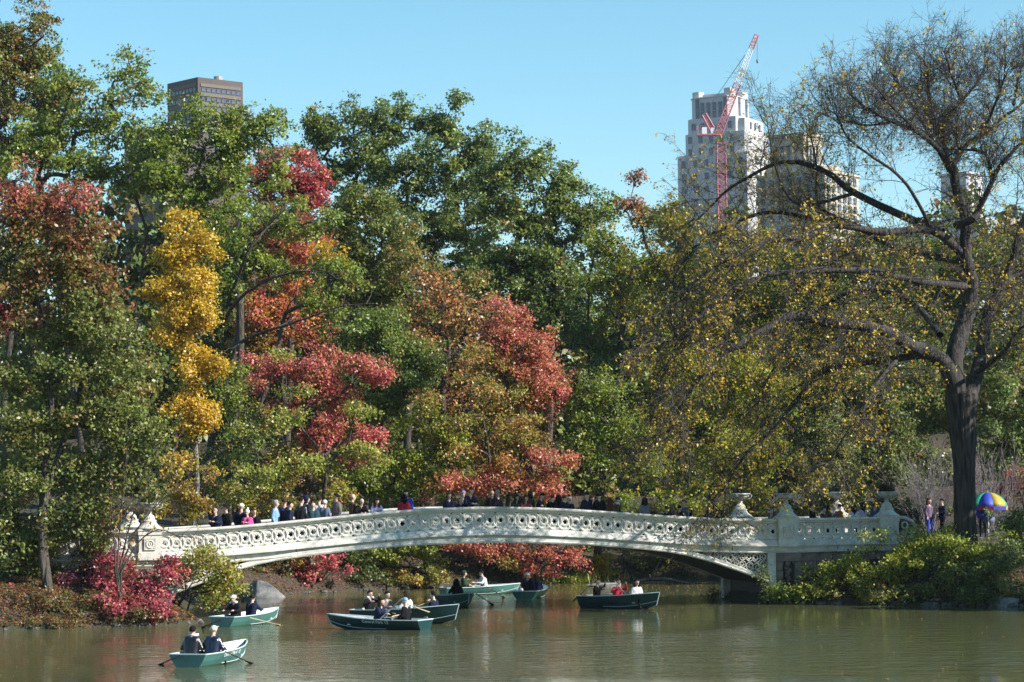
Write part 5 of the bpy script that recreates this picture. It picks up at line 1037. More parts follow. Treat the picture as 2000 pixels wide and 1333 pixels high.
def body(pose):
    """a figure about 1.72 m tall facing -y, feet (or seat) at z = 0. returns mesh, head centre"""
    sit = pose['sit']; lean = pose.get('lean', 0.0); bulk = pose.get('bulk', 1.0) * 1.08
    caps = []; SK, TOP, LEG, SHOE = 0, 1, 2, 3
    hip = V3(0, 0, .92) if not sit else V3(0, 0, .10)
    def tor(x, h):                  # a point of the trunk, leaning forward about the hip
        return hip + V3(x, -math.sin(lean) * h, math.cos(lean) * h)
    for sx in (-1, 1):
        caps.append((tor(sx * .075, .0), tor(sx * .085, .16), .125 * bulk, .12 * bulk, TOP)); caps.append((tor(sx * .085, .16), tor(sx * .10, .38), .12 * bulk, .125 * bulk, TOP))
        caps.append((tor(sx * .10, .38), tor(sx * .155, .455), .12 * bulk, .075 * bulk, TOP))
    caps.append((tor(0, .44), tor(0, .60), .07, .055, SK))
    hd = tor(0, .70) + V3(0, -.03, 0) + V3(0, 0, (1 - math.cos(lean)) * .02)
    yaw = pose.get('yaw', 0.0); nod = pose.get('nod', 0.0)
    def hp(x, y, z):
        y, z = y * math.cos(nod) - z * math.sin(nod), y * math.sin(nod) + z * math.cos(nod)
        return hd + V3(x * math.cos(yaw) - y * math.sin(yaw), x * math.sin(yaw) + y * math.cos(yaw), z)
    caps += [(hp(0, .015, .035), hp(0, .01, .045), .098, .095, SK), (hp(0, -.025, -.045), hp(0, -.035, -.075), .068, .05, SK), (hp(0, -.095, .01), hp(0, -.115, -.02), .012, .02, SK)]
    for sx in (-1, 1): caps.append((hp(sx * .092, .01, .02), hp(sx * .096, .015, -.01), .018, .016, SK))
    hands = []
    for sx, key in ((-1, 'r'), (1, 'l')):
        sh = tor(sx * .185, .44); el, ha = pose[key]; el = V3(*el); ha = V3(*ha)
        caps += [(sh, el, .065 * bulk, .052 * bulk, TOP), (el, el + (ha - el) * .92, .052 * bulk, .038 * bulk, TOP)]
        d = norm(ha - el); pal_e = ha + d * .07; caps.append((ha - d * .02, pal_e, .036, .034, SK)); hands.append((pal_e, d, sx))
    if not sit:
        for sx, key in ((-1, 0.0), (1, .05)):
            kn = V3(sx * .105, -.02 - key, .49); an = V3(sx * .11, .03 - key, .09)
            caps += [(hip + V3(sx * .09, 0, -.02), kn, .098, .062, LEG), (kn, an, .062, .042, LEG), (an + V3(0, .02, -.045), an + V3(0, -.16, -.055), .042, .034, SHOE)]
    else:
        for sx in (-1, 1):
            kn = V3(sx * .15, -.43, .14); an = V3(sx * .14, -.60, -.24)
            caps += [(hip + V3(sx * .10, 0, .0), kn, .10, .066, LEG), (kn, an, .064, .044, LEG), (an, an + V3(0, -.16, -.02), .042, .034, SHOE)]
    mb = MB()
    for c in caps: mb.add(*capsule_mesh(*c[:4]))
    o = mb.build('tmp_body', M['paint']); rm = o.modifiers.new('r', 'REMESH'); rm.mode = 'VOXEL'; rm.voxel_size = .026
    sm = o.modifiers.new('s', 'SMOOTH'); sm.iterations = 3; sm.factor = .5
    dg = bpy.context.evaluated_depsgraph_get(); me = bpy.data.meshes.new_from_object(o.evaluated_get(dg)); bpy.data.objects.remove(o)
    nv = len(me.vertices); co = np.zeros(nv * 3, np.float32); me.vertices.foreach_get('co', co); co = co.reshape(-1, 3)
    fs = [tuple(p.vertices) for p in me.polygons]; fc = np.array([co[list(q)].mean(0) for q in fs])
    best = np.full(len(fs), 9.0); lab = np.zeros(len(fs), int)
    for (p0, p1, r0, r1, reg) in caps:
        e = p1 - p0; t = np.clip(((fc - p0) @ e) / max(e @ e, 1e-9), 0, 1); dd = np.linalg.norm(fc - p0 - t[:, None] * e, axis=1) - (r0 + (r1 - r0) * t)
        m = dd < best; best[m] = dd[m]; lab[m] = reg
    mb = MB(); mb.v = [tuple(map(float, c)) for c in co]; mb.f = fs; mb.m = list(lab); bpy.data.meshes.remove(me)
    for pe, d, sx in hands:                       # five bent fingers rooted in each palm
        s_ = norm(np.cross(d, V3(0, 0, 1)) + V3(1e-3, 0, 0)); nrm_ = np.cross(s_, d)
        if nrm_[2] > 0: nrm_ = -nrm_
        for q, (off, ln) in enumerate(((-.027, .062), (-.009, .072), (.009, .068), (.027, .052))):
            b = pe + s_ * off; m_ = b + d * ln * .55 + nrm_ * .012; mb.tube([b - d * .02, m_, m_ + d * ln * .2 + nrm_ * ln * .42], [.0085, .008, .006], 5, 0)
        b = pe - s_ * .03 * sx - d * .04; mb.tube([b, b - s_ * .03 * sx + d * .02 + nrm_ * .01, b - s_ * .035 * sx + d * .05 + nrm_ * .02], [.011, .010, .007], 5, 0)
    for sx in (-1, 1): mb.ball(hp(sx * .034, -.083, .03), (.011, .008, .007), 6, 4, 4)
    mb.ball(hp(0, -.083, -.055), (.022, .01, .006), 6, 4, 5)
    o = mesh_obj('person', mb.v, mb.f, [M['paint']] * 6, None, True, mb.m); me = o.data; bpy.data.objects.remove(o)
    return dict(me=me, head=hd, yaw=yaw, nod=nod, hands=[h[0] for h in hands])
def arms_down(b=0.0): return dict(r=((-.25, .03, 1.12), (-.235, -.06, .88)), l=((.25, .03, 1.12), (.235, -.06, .88)))
POSES = {
 'stand': dict(sit=False, **arms_down()),
 'stand_l': dict(sit=False, yaw=.7, **arms_down()),
 'coat': dict(sit=False, bulk=1.14, yaw=-.4, **arms_down()),
 'lean': dict(sit=False, lean=.42, nod=-.1, r=((-.27, -.32, 1.10), (-.10, -.52, 1.10)), l=((.27, -.32, 1.10), (.10, -.50, 1.10))),
 'phone': dict(sit=False, nod=.25, r=((-.25, -.02, 1.12), (-.09, -.27, 1.22)), l=((.25, .02, 1.12), (.07, -.25, 1.20))),
 'point': dict(sit=False, lean=.25, yaw=-.5, r=((-.33, -.22, 1.27), (-.55, -.40, 1.22)), l=((.27, -.15, 1.10), (.12, -.38, 1.08))),
 'carry': dict(sit=False, yaw=.3, r=((-.25, .03, 1.12), (-.235, -.06, .88)), l=((.27, -.04, 1.13), (.12, -.28, 1.10))),
 'row': dict(sit=True, lean=.22, bulk=1.06, r=((-.30, -.26, .34), (-.22, -.50, .36)), l=((.30, -.26, .34), (.22, -.50, .36))),
 'row_up': dict(sit=True, lean=.05, r=((-.36, -.10, .40), (-.22, -.36, .52)), l=((.32, -.20, .50), (.20, -.32, .74))),
 'sit': dict(sit=True, lean=.08, r=((-.25, -.06, .30), (-.14, -.30, .26)), l=((.25, -.06, .30), (.12, -.30, .27))),
 'sit_puffy': dict(sit=True, lean=.18, bulk=1.22, nod=.25, r=((-.32, -.06, .28), (-.26, -.34, .25)), l=((.32, -.06, .28), (.26, -.34, .25))),
 'sit_phone': dict(sit=True, lean=.12, nod=.2, r=((-.25, -.10, .32), (-.08, -.26, .58)), l=((.25, -.06, .30), (.10, -.22, .55))),
 'sit_point': dict(sit=True, lean=.05, r=((-.40, -.02, .62), (-.66, -.10, .78)), l=((.25, -.06, .30), (.12, -.30, .27))),
}
BOD = {k: body(v) for k, v in POSES.items()}
SKINS = [plain('skin_light', (.52, .33, .25), .55), plain('skin_tan', (.40, .24, .16), .55), plain('skin_brown', (.20, .11, .07), .55)]
CL = {}
def cloth(c, rough=.85):
    key = tuple(c) + (rough,)
    if key not in CL: CL[key] = plain('cloth_%d' % len(CL), c, rough, var=.35, scale=14, bump=.25, spec=.12 if rough > .5 else .5)
    return CL[key]
EYE = plain('eye_dark', (.02, .02, .02), .3); LIP = plain('lips', (.35, .12, .10), .5); SHOE = plain('shoes', (.03, .03, .035), .6)
COLS = dict(black=(.010, .010, .013), navy=(.013, .018, .045), blue=(.05, .13, .42), sky=(.22, .36, .62), teal=(.025, .06, .08), white=(.72, .72, .74), lilac=(.50, .45, .66), pink=(.70, .08, .30), red=(.45, .03, .05), burgundy=(.17, .025, .05), brown=(.11, .06, .04), taupe=(.17, .14, .135), green=(.035, .06, .035), grey=(.2, .2, .21), orange=(.33, .12, .06), denim=(.07, .12, .24), bluegrey=(.14, .17, .25), cream=(.6, .55, .45), royal=(.05, .08, .5), plum=(.15, .10, .16))
HAIRC = dict(black=(.012, .010, .010), brown=(.06, .03, .018), dark=(.025, .017, .013), grey=(.32, .31, .30), white=(.62, .60, .57), blond=(.32, .20, .10), auburn=(.10, .035, .02))
def hair_mesh(kind):
    mb = MB()
    def shell(rx, ry, rz, c, lo, face=True):
        n, k = 14, 8; v = []; f = []
        for i in range(k + 1):
            a = (math.pi * .5 + lo) * i / k
            for j in range(n):
                w = 2 * math.pi * j / n; x, y, z = math.sin(a) * math.cos(w), math.sin(a) * math.sin(w), math.cos(a)
                if face and y < -.35 and z < .35: z = .35 + (z - .35) * .12; y *= .96
                v.append((c[0] + rx * x, c[1] + ry * y, c[2] + rz * z))
        for i in range(k):
            for j in range(n): f.append((i * n + j, (i + 1) * n + j, (i + 1) * n + (j + 1) % n, i * n + (j + 1) % n))
        mb.add(v, f)
    if kind == 'short': shell(.108, .118, .112, (0, .018, .045), .35)
    elif kind == 'bun': shell(.110, .120, .114, (0, .018, .045), .4); mb.ball((0, .09, .13), (.05, .05, .045), 8, 5)
    elif kind == 'long':
        shell(.114, .122, .116, (0, .018, .045), .45)
        for sx, yy in ((-1, .02), (1, .02), (-.6, .08), (.6, .08), (0, .10)): mb.tube([(sx * .09, yy, .06), (sx * .105, yy + .015, -.08), (sx * .10, yy + .02, -.22), (sx * .08, yy + .02, -.36)], [.05, .055, .05, .02], 7)
    elif kind == 'cap': shell(.112, .122, .105, (0, .015, .055), .12, False); mb.add([(-.09, -.09, .075), (.09, -.09, .075), (.07, -.20, .062), (-.07, -.20, .062), (-.09, -.09, .087), (.09, -.09, .087), (.07, -.20, .070), (-.07, -.20, .070)], [(3, 2, 1, 0), (4, 5, 6, 7), (0, 1, 5, 4), (1, 2, 6, 5), (2, 3, 7, 6), (3, 0, 4, 7)])
    elif kind == 'beanie': shell(.114, .122, .125, (0, .015, .05), .2, False)
    elif kind == 'pompom': shell(.114, .122, .125, (0, .015, .05), .2, False); mb.ball((0, .01, .20), .055, 10, 6)
    elif kind == 'hood': shell(.130, .145, .135, (0, .03, .035), .7); mb.tube([(-.11, .03, -.09), (0, .12, -.10), (.11, .03, -.09)], .05, 7)
    elif kind == 'collar': mb.tube([(-.10, -.05, -.14), (-.12, .04, -.12), (0, .12, -.11), (.12, .04, -.12), (.10, -.05, -.14)], .045, 8)
    elif kind == 'glasses': mb.box((-.036, -.095, .03), (.05, .012, .034)); mb.box((.036, -.096, .03), (.05, .012, .034)); mb.box((0, -.097, .036), (.16, .008, .010))
    elif kind == 'backpack': mb.ball((0, 0, 0), (.16, .10, .23), 12, 8)
    elif kind == 'cup': mb.lathe([(.028, -.05), (.036, .05), (.034, .055)], n=10)
    elif kind == 'phone': mb.box((0, 0, 0), (.07, .012, .14))
    elif kind == 'camera': mb.box((0, 0, 0), (.13, .07, .085)); mb.tube([(0, -.03, 0), (0, -.11, 0)], .035, 10)
    elif kind == 'bag': mb.box((0, 0, 0), (.46, .2, .26)); mb.tube([(-.15, 0, .12), (-.1, 0, .26), (.1, 0, .26), (.15, 0, .12)], .012, 6)
    o = mb.build(kind, M['paint'], None, True); me = o.data; bpy.data.objects.remove(o); return me
HM = {k: hair_mesh(k) for k in ('short', 'bun', 'long', 'cap', 'beanie', 'pompom', 'hood', 'collar', 'glasses', 'backpack', 'cup', 'phone', 'camera', 'bag')}
PNAME = dict(short='hair', bun='hair', long='hair', cap='cap', beanie='beanie', pompom='bobble_hat', hood='hood', collar='fur_collar', glasses='sunglasses', backpack='backpack', cup='paper_cup', phone='phone', camera='camera', bag='cooler_bag')
TOPLEVEL_HELD = ('cup', 'phone', 'camera', 'bag', 'backpack')
def person(label, pose, loc, rz, top, hair='short', hcol='dark', legs='black', skin=0, extra=(), scale=1.0, group=None, gloss=.85):
    B = BOD[pose]; o = bpy.data.objects.new('person', B['me']); COL.objects.link(o); o.location = tuple(map(float, loc)); o.rotation_euler = (0, 0, rz); o.scale = (scale,) * 3
    tag(o, label, 'person', group)
    for i, m in enumerate((SKINS[skin], cloth(COLS[top], gloss), cloth(COLS[legs]), SHOE, EYE, LIP)): o.material_slots[i].link = 'OBJECT'; o.material_slots[i].material = m
    items = ([(hair, hcol)] if hair else []) + list(extra)
    for kind, c in items:
        m = cloth(HAIRC.get(c, None) or COLS[c]) if kind in ('short', 'bun', 'long') else cloth(COLS[c])
        h = bpy.data.objects.new(PNAME[kind], HM[kind]); COL.objects.link(h); h.material_slots[0].link = 'OBJECT'; h.material_slots[0].material = m
        hd = B['head']
        if kind in TOPLEVEL_HELD:           # carried things stand on their own
            p = {'cup': B['hands'][0] + V3(0, -.03, .05), 'phone': (B['hands'][0] + B['hands'][1]) / 2 + V3(0, -.05, .04), 'camera': (B['hands'][0] + B['hands'][1]) / 2 + V3(0, -.02, .05), 'bag': B['hands'][1] + V3(.05, -.12, -.25), 'backpack': V3(0, .24, 1.22)}[kind]
            q = Matrix.Rotation(rz, 3, 'Z') @ Vector(p) * scale; h.location = (loc[0] + q[0], loc[1] + q[1], loc[2] + q[2]); h.rotation_euler = (0, 0, rz); h.scale = (scale,) * 3
            tag(h, {'cup': 'white paper cup held by ', 'phone': 'phone in the hands of ', 'camera': 'dark camera raised by ', 'bag': 'pale boxy cooler bag carried by ', 'backpack': 'dark backpack worn by '}[kind] + 'the ' + label, {'cup': 'cup', 'phone': 'phone', 'camera': 'camera', 'bag': 'bag', 'backpack': 'backpack'}[kind])
        else: h.parent = o; h.location = tuple(hd); h.rotation_euler = (-B['nod'] if False else B['nod'] * -1.0, 0, B['yaw'])
    return o
def plane_hit(px, py, t):
    d = _f * FPX + _r * (px - 1000) + _u * (666.5 - py); n_ = AY; k = ((P0 + AY * t - CAM) @ n_) / (d @ n_); P = CAM + k * d; return (P - P0) @ AX, P[2]
HT = {k: float(max(v_.co[2] for v_ in BOD[k]['me'].vertices)) for k in BOD}
def on_bridge(label, px, top_y, t, pose, face, *a, **k):
    """stands on the deck; height follows from where the top of the head is"""
    s, z = plane_hit(px, top_y, t); dz = float(deck_z(s)); sc_ = float(np.clip((z - dz) / (HT[pose] + .03), .66, 1.12))
    person(label, pose, bw(s, t, dz), TH + face, *a, scale=sc_, **k)
PI = math.pi
# face: 0 towards the lake, +-PI/2 along the bridge, PI to the far side
on_bridge('dark-haired person in navy coat with hands raised, nearest the left bridge post', 421, 990, .6, 'phone', -.7, 'navy', 'short', 'black')
on_bridge('man in black coat facing left behind the one with raised hands', 442, 986, .8, 'coat', -1.2, 'black', 'short', 'black')
on_bridge('person in navy jacket and white cap seen from behind', 471, 983, .9, 'stand', 2.6, 'navy', 'cap', 'white')
on_bridge('child in hot pink jacket and white bobble hat', 483, 995, .55, 'phone', -.6, 'pink', 'pompom', 'white', legs='denim')
on_bridge('woman with a brown bun in a black top beside the pink child', 497, 993, .5, 'stand_l', -.5, 'black', 'bun', 'brown')
on_bridge('grey-haired man in light blue shirt and navy cardigan', 538, 976, .8, 'stand_l', 1.0, 'sky', 'short', 'grey')
on_bridge('person in navy hoodie seen from behind', 556, 973, 1.3, 'coat', PI - .3, 'navy', 'short', 'brown')
on_bridge('man in quilted navy jacket turned right with white shirt front', 566, 979, .6, 'stand', 1.4, 'navy', 'short', 'dark')
on_bridge('dark-haired person in glossy black leather jacket', 588, 971, .6, 'coat', 2.3, 'black', 'short', 'black', gloss=.35)
on_bridge('person with navy hood pulled up', 598, 967, 1.2, 'stand', 1.8, 'navy', 'hood', 'navy')
on_bridge('balding man in dark teal jacket with his back to the lake', 612, 981, .5, 'coat', PI, 'teal', None, None)
on_bridge('dark-haired man in white shirt seen from behind', 623, 969, 1.4, 'stand', PI - .7, 'white', 'short', 'dark')
on_bridge('white-haired man in blue-grey vest', 634, 976, .6, 'stand', 2.4, 'bluegrey', 'short', 'white')
on_bridge('man in taupe sweater facing left', 657, 963, .6, 'coat', -1.3, 'taupe', 'short', 'black', skin=1)
on_bridge('bald man in brown jacket turned right', 688, 964, .8, 'stand', 1.5, 'brown', None, None)
on_bridge('bald man in black leaning on the rail with hands clasped', 702, 973, .66, 'lean', .1, 'black', None, None)
on_bridge('long-haired woman in pale lilac sweater leaning on the rail', 734, 973, .66, 'lean', -.05, 'lilac', 'long', 'brown')
on_bridge('man in royal blue jacket behind the woman in red', 793, 957, 1.5, 'stand_l', -.4, 'royal', 'short', 'black')
on_bridge('dark-haired woman in red coat with her back to the lake', 789, 965, .55, 'coat', PI, 'red', 'long', 'black')
on_bridge('long-haired woman in dark navy holding a white cup', 877, 962, .6, 'carry', .1, 'navy', 'long', 'brown', extra=[('cup', 'white')])
on_bridge('small person in black between the cup holder and the tall man', 899, 972, .55, 'phone', .2, 'black', 'short', 'dark')
on_bridge('person in lilac cap half hidden behind the tall man', 905, 958, 1.5, 'stand', -.3, 'plum', 'cap', 'lilac')
on_bridge('tall man in black fleece with blue sleeves', 913, 952, .6, 'lean', .25, 'navy', 'short', 'dark', gloss=.8)
on_bridge('bald man in wide black coat with his back to the lake', 961, 957, .6, 'coat', PI - .3, 'black', None, None, skin=1)
on_bridge('grey-haired man in sunglasses and black coat', 972, 957, .9, 'stand', .3, 'black', 'short', 'grey', extra=[('glasses', 'black')])
on_bridge('woman in dark green jacket leaning next to the burgundy girl', 1004, 966, .66, 'lean', .2, 'green', 'long', 'dark', skin=1)
on_bridge('dark-haired person standing behind the burgundy girl', 1013, 960, 1.4, 'stand', .2, 'black', 'short', 'dark')
on_bridge('curly-haired girl in burgundy jacket with hands over the rail', 1023, 967, .66, 'lean', .1, 'burgundy', 'long', 'auburn')
on_bridge('woman with long black hair and green top turned right', 1037, 958, .7, 'stand_l', .9, 'green', 'long', 'black')
on_bridge('person in black cap pointing down the lake', 1051, 963, .66, 'point', .9, 'navy', 'cap', 'black')
on_bridge('person in black coat at the left of the tight dark group', 1079, 966, .6, 'coat', 2.8, 'black', 'short', 'black')
on_bridge('dark-haired woman in black in the middle of the tight dark group', 1091, 966, .9, 'stand', 2.4, 'black', 'long', 'black')
on_bridge('brown-haired person in navy inside the tight dark group', 1102, 967, .6, 'coat', -2.6, 'navy', 'short', 'brown')
on_bridge('grey-haired person in dark coat at the right of the tight group', 1112, 970, .7, 'stand', 2.2, 'navy', 'short', 'grey')
on_bridge('man in navy jacket, dark beanie and sunglasses', 1146, 960, .6, 'stand', .2, 'navy', 'beanie', 'black', extra=[('glasses', 'black')])
on_bridge('person in burgundy half hidden between beanie man and broad black coat', 1156, 968, 1.3, 'stand', .5, 'burgundy', 'long', 'brown')
on_bridge('broad person in black coat with back to the lake', 1170, 962, .6, 'coat', PI, 'black', 'short', 'black')
on_bridge('woman with brown hair and white hood down her back', 1191, 972, .55, 'stand', PI - .2, 'brown', 'long', 'auburn', extra=[('collar', 'white')])
on_bridge('person in navy cap and white collar turned right', 1206, 971, .7, 'stand', 1.2, 'brown', 'cap', 'navy', extra=[('collar', 'white')])
on_bridge('woman with long dark hair in shiny brown jacket standing alone', 1259, 971, .55, 'point', PI - .4, 'taupe', 'long', 'dark', gloss=.4)
on_bridge('short dark-haired child beside the blond woman', 1302, 988, .6, 'stand', 2.6, 'black', 'short', 'black')
on_bridge('blond woman in speckled lilac sweater', 1314, 982, .7, 'stand', 2.2, 'plum', 'long', 'blond')
on_bridge('small dark figure half behind the man with a backpack', 1327, 987, .5, 'stand', 1.8, 'black', 'short', 'black')
on_bridge('man in blue jacket with dark backpack', 1337, 975, .7, 'stand', -1.4, 'denim', 'short', 'black', extra=[('backpack', 'black')])
on_bridge('dark-haired woman with pale blue hood by the far urn', 1384, 989, .6, 'stand', 2.5, 'black', 'long', 'black', extra=[('collar', 'sky')])
on_bridge('dark-haired woman in black nearest the far urn', 1407, 993, .7, 'stand', 2.9, 'black', 'long', 'black')
on_bridge('person in lilac cap peeping out beside the stone pier post', 1506, 997, 1.2, 'stand', 2.0, 'plum', 'cap', 'lilac')
on_bridge('man in dark cap and black jacket past the stone pier', 1586, 984, 1.2, 'carry', .9, 'black', 'cap', 'navy')
on_bridge('short brown-coated person past the man in dark cap', 1609, 990, 1.4, 'stand', .5, 'brown', 'short', 'brown')
on_bridge('long-haired woman in brown talking to the orange jacket', 1617, 985, 1.8, 'stand_l', .8, 'brown', 'long', 'brown')
on_bridge('fair-haired person in grey behind the orange jacket', 1628, 985, 2.4, 'stand', .2, 'grey', 'short', 'blond')
on_bridge('black-haired person in orange-brown jacket', 1640, 984, 1.0, 'coat', -1.8, 'orange', 'short', 'black')
on_bridge('black-haired woman in white and blue top with black strap', 1668, 985, .9, 'stand', PI - .3, 'white', 'long', 'black')
on_bridge('black-haired woman in pink-lilac top', 1684, 981, 1.2, 'stand', -2.6, 'lilac', 'long', 'black')
on_bridge('person in blue denim jacket next to the end post', 1709, 982, 1.2, 'stand', 2.2, 'denim', 'short', 'auburn')
def on_bank(label, px, Y, *a, **k):
    X = (px - 1000) * Y / FPX; return person(label, a[0], (X, Y, gz(X, Y)), *a[1:], **k)
on_bank('woman in plum top and blue jeans on the path', 1808, 118, 'stand', .8, 'plum', 'long', 'brown', 'royal')
on_bank('man in dark navy jacket on the path facing the woman in jeans', 1834, 118, 'carry', -1.2, 'navy', 'short', 'black')
on_bank('person in royal blue standing under the umbrella', 1912, 117, 'carry', .2, 'royal', 'short', 'dark', extra=[('bag', 'bluegrey')])
# umbrella with coloured panels
UX, UYY = (1923 - 1000) * 116.0 / FPX, 116.0; ug = gz(UX, UYY)
um = empty('parasol', (UX, UYY, ug)); tag(um, 'rainbow vendor umbrella of blue, yellow, green and red panels', 'umbrella')
uz = at(1923, 962, UYY)[2] - ug
mb = MB(); mb.tube([(0, 0, -.2), (0, 0, uz + .06)], .02, 8); mb.build('pole', M['cranewhite'], um)
UC = [plain('umbrella_%d' % i, c, .6) for i, c in enumerate(((.02, .04, .34), (.36, .27, .03), (.02, .25, .14), (.36, .03, .04)))]
for i in range(8):
    v = []; w0, w1 = 2 * PI * i / 8 + .1, 2 * PI * (i + 1) / 8 + .1; nr = 6
    for q in range(nr + 1):
        a = .02 + (PI * .40) * q / nr; rr = .92 * math.sin(a) / math.sin(PI * .40 + .02)
        for w in (w0, (w0 + w1) / 2, w1):
            sag = .97 if w == (w0 + w1) / 2 else 1.0; v.append((rr * math.cos(w) * sag, rr * math.sin(w) * sag, uz - .62 * (1 - math.cos(a)) / (1 - math.cos(PI * .40))))
    f = []
    for q in range(nr):
        for c in range(2): f.append((q * 3 + c, (q + 1) * 3 + c, (q + 1) * 3 + c + 1, q * 3 + c + 1))
    o = mesh_obj('canopy_panel', v, f, UC[(0, 1, 0, 1, 2, 0, 1, 2)[i] if i != 6 else 1], um, True); sd = o.modifiers.new('t', 'SOLIDIFY'); sd.thickness = .008
    b0 = len(v) - 3; vv = [v[b0], v[b0 + 1], v[b0 + 2]] + [(x * .985, y * .985, z - .16) for x, y, z in (v[b0], v[b0 + 1], v[b0 + 2])]
    o = mesh_obj('valance', vv, [(0, 1, 4, 3), (1, 2, 5, 4)], UC[(1, 0, 1, 3, 0, 3, 0, 1)[i]], um); sd = o.modifiers.new('t', 'SOLIDIFY'); sd.thickness = .006
    mb = MB(); mb.tube([(.03 * math.cos(w0), .03 * math.sin(w0), uz - .45), (.90 * math.cos(w0), .90 * math.sin(w0), uz - .60)], .008, 5); mb.build('rib', M['cable'], um)
# ------------------------------------------------------------------ rowing boats
M['hull'] = plain('green_hull_paint', (.07, .195, .18), .32, var=.25, scale=3.5); M['hull_shaded'] = plain('shaded_hull_paint', (.012, .045, .05), .30, var=.3, scale=3.5); M['hull_mid'] = plain('mid_green_hull_paint', (.02, .10, .085), .32, var=.3, scale=3)  # darkest hull is the same teal with its shaded side put into the colour
M['alu'] = plain('pale_inside_paint', (.58, .60, .62), .45, var=.2, scale=4); M['gun'] = plain('gunwale_trim', (.42, .50, .50), .4); M['letters'] = plain('white_lettering', (.75, .76, .76), .5); M['oarwood'] = plain('oar_varnish', (.50, .40, .24), .5, var=.25, scale=8); M['oardark'] = plain('oar_black', (.03, .03, .035), .5); M['oargrey'] = plain('oar_grey', (.42, .44, .48), .45)
def boat(label, P, heading, L0=4.0, beam=1.32, free=.36, bowh=.56, mat='hull', text=None, tside=-1):
    """bow towards +x of its own frame"""
    b = empty('rowing_boat', (P[0], P[1], 0), heading); tag(b, label, 'rowing boat', 'rowing boats on the lake')
    ns, nk = 15, 11
    def station(u, off):
        x = -L0 / 2 + u * L0; w = beam / 2 * (.86 + .30 * u - .20 * u * u) * (1 - max(0, (u - .42) / .58) ** 2.3) + .012; w = max(w - off, .006)
        top = free + (bowh - free) * max(0, (u - .1) / .9) ** 2; kl = -.13 + .30 * max(0, (u - .55) / .45) ** 2.2 + off * 1.3
        pts = []
        for i in range(nk):
            t = -1 + 2 * i / (nk - 1); a = abs(t); fl = .80 + .20 * a
            z = kl + (top - kl) * (a ** 2.1 if a < 1 else 1); y = math.copysign(w * (a ** .62) * fl, t); pts.append((x - (.0 if u < .97 else 0) + (.16 * (z - kl) / max(top - kl, .01) if u > .8 else 0) * ((u - .8) / .2), y, z))
        return pts
    for nm, off, m, inv in (('hull', 0.0, M[mat], False), ('hull_lining', .022, M['alu'], True)):
        v = []; f = []
        us = np.linspace(0, 1, ns)
        for u in us: v += station(u if off == 0 else .008 + u * .975, off)
        for i in range(ns - 1):
            for j in range(nk - 1):
                q = (i * nk + j, (i + 1) * nk + j, (i + 1) * nk + j + 1, i * nk + j + 1); f.append(q if not inv else q[::-1])
        q = tuple(range(nk)); f.append(q if not inv else q[::-1])
        h = mesh_obj(nm, v, f, m, b, False)
        if off == 0: hull = h
    gp = [station(u, 0)[0] for u in np.linspace(0, 1, 17)]; gq = [station(u, 0)[-1] for u in np.linspace(1, 0, 17)]
    mb = MB(); mb.tube([(p[0], p[1], p[2] + .012) for p in gp + gq[1:]], .022, 6); mb.tube([(gp[0][0], gp[0][1], gp[0][2] + .012), (gq[-1][0], gq[-1][1], gq[-1][2] + .012)], .024, 6); mb.build('gunwale', M['gun'], b)
    for sg, c in ((0, gp), (1, gq)):
        st = [station(u, 0) for u in np.linspace(.35, 1, 12)]; k = 2 if sg == 0 else nk - 3
        mb = MB(); mb.tube([(p[k][0], p[k][1] * 1.015, p[k][2]) for p in st], .011, 5); mb.build('spray_rail', M['gun'], hull)
    for u in (.16, .46, .74):
        w = abs(station(u, .03)[-2][1]) * 2; mb = MB(); mb.box((-L0 / 2 + u * L0, 0, free * .52), (.26, w * .97, .035)); mb.build('seat', M['alu'], b)
    for sg in (0, -1):
        p = station(.5, 0)[sg]; mb = MB(); mb.tube([(p[0], p[1], p[2]), (p[0], p[1], p[2] + .06)], .014, 6); mb.tube([(p[0] - .035, p[1], p[2] + .13), (p[0] - .035, p[1], p[2] + .07), (p[0], p[1], p[2] + .05), (p[0] + .035, p[1], p[2] + .07), (p[0] + .035, p[1], p[2] + .13)], .009, 5); mb.build('oarlock', M['gun'], b)
    st = station(1, 0); mb = MB(); mb.tube([(st[nk // 2][0] - .3, 0, station(.93, 0)[nk // 2][2] - .01), (st[nk // 2][0], 0, st[nk // 2][2]), (st[0][0] + .01, 0, st[0][2] + .02)], .018, 6); mb.build('stem_post', M['gun'], b)
    if text:
        cu = bpy.data.curves.new('lettering', 'FONT'); cu.body = text; cu.size = .17; cu.extrude = .003; cu.align_x = 'CENTER'; cu.align_y = 'CENTER'
        to = bpy.data.objects.new('tmp', cu); COL.objects.link(to); dg = bpy.context.evaluated_depsgraph_get(); me = bpy.data.meshes.new_from_object(to.evaluated_get(dg)); bpy.data.objects.remove(to)
        me.materials.clear(); me.materials.append(M['letters']); lo = bpy.data.objects.new('lettering', me); COL.objects.link(lo); lo.parent = hull
        k = 0 if tside < 0 else nk - 1; k2 = 1 if tside < 0 else nk - 2; u0 = .44
        A, B_, C0 = np.array(station(u0 - .14, 0)[k]), np.array(station(u0 + .14, 0)[k]), np.array(station(u0, 0)[k2]); tp = np.array(station(u0, 0)[k])
        xa = norm(B_ - A) * (1 if tside < 0 else -1); ya = norm(tp - C0); za = norm(np.cross(xa, ya)); ya = np.cross(za, xa); ce = tp * .62 + C0 * .38 + za * .022
        lo.matrix_local = Matrix(((xa[0], ya[0], za[0], ce[0]), (xa[1], ya[1], za[1], ce[1]), (xa[2], ya[2], za[2], ce[2]), (0, 0, 0, 1)))
    b['free'] = free
    return b
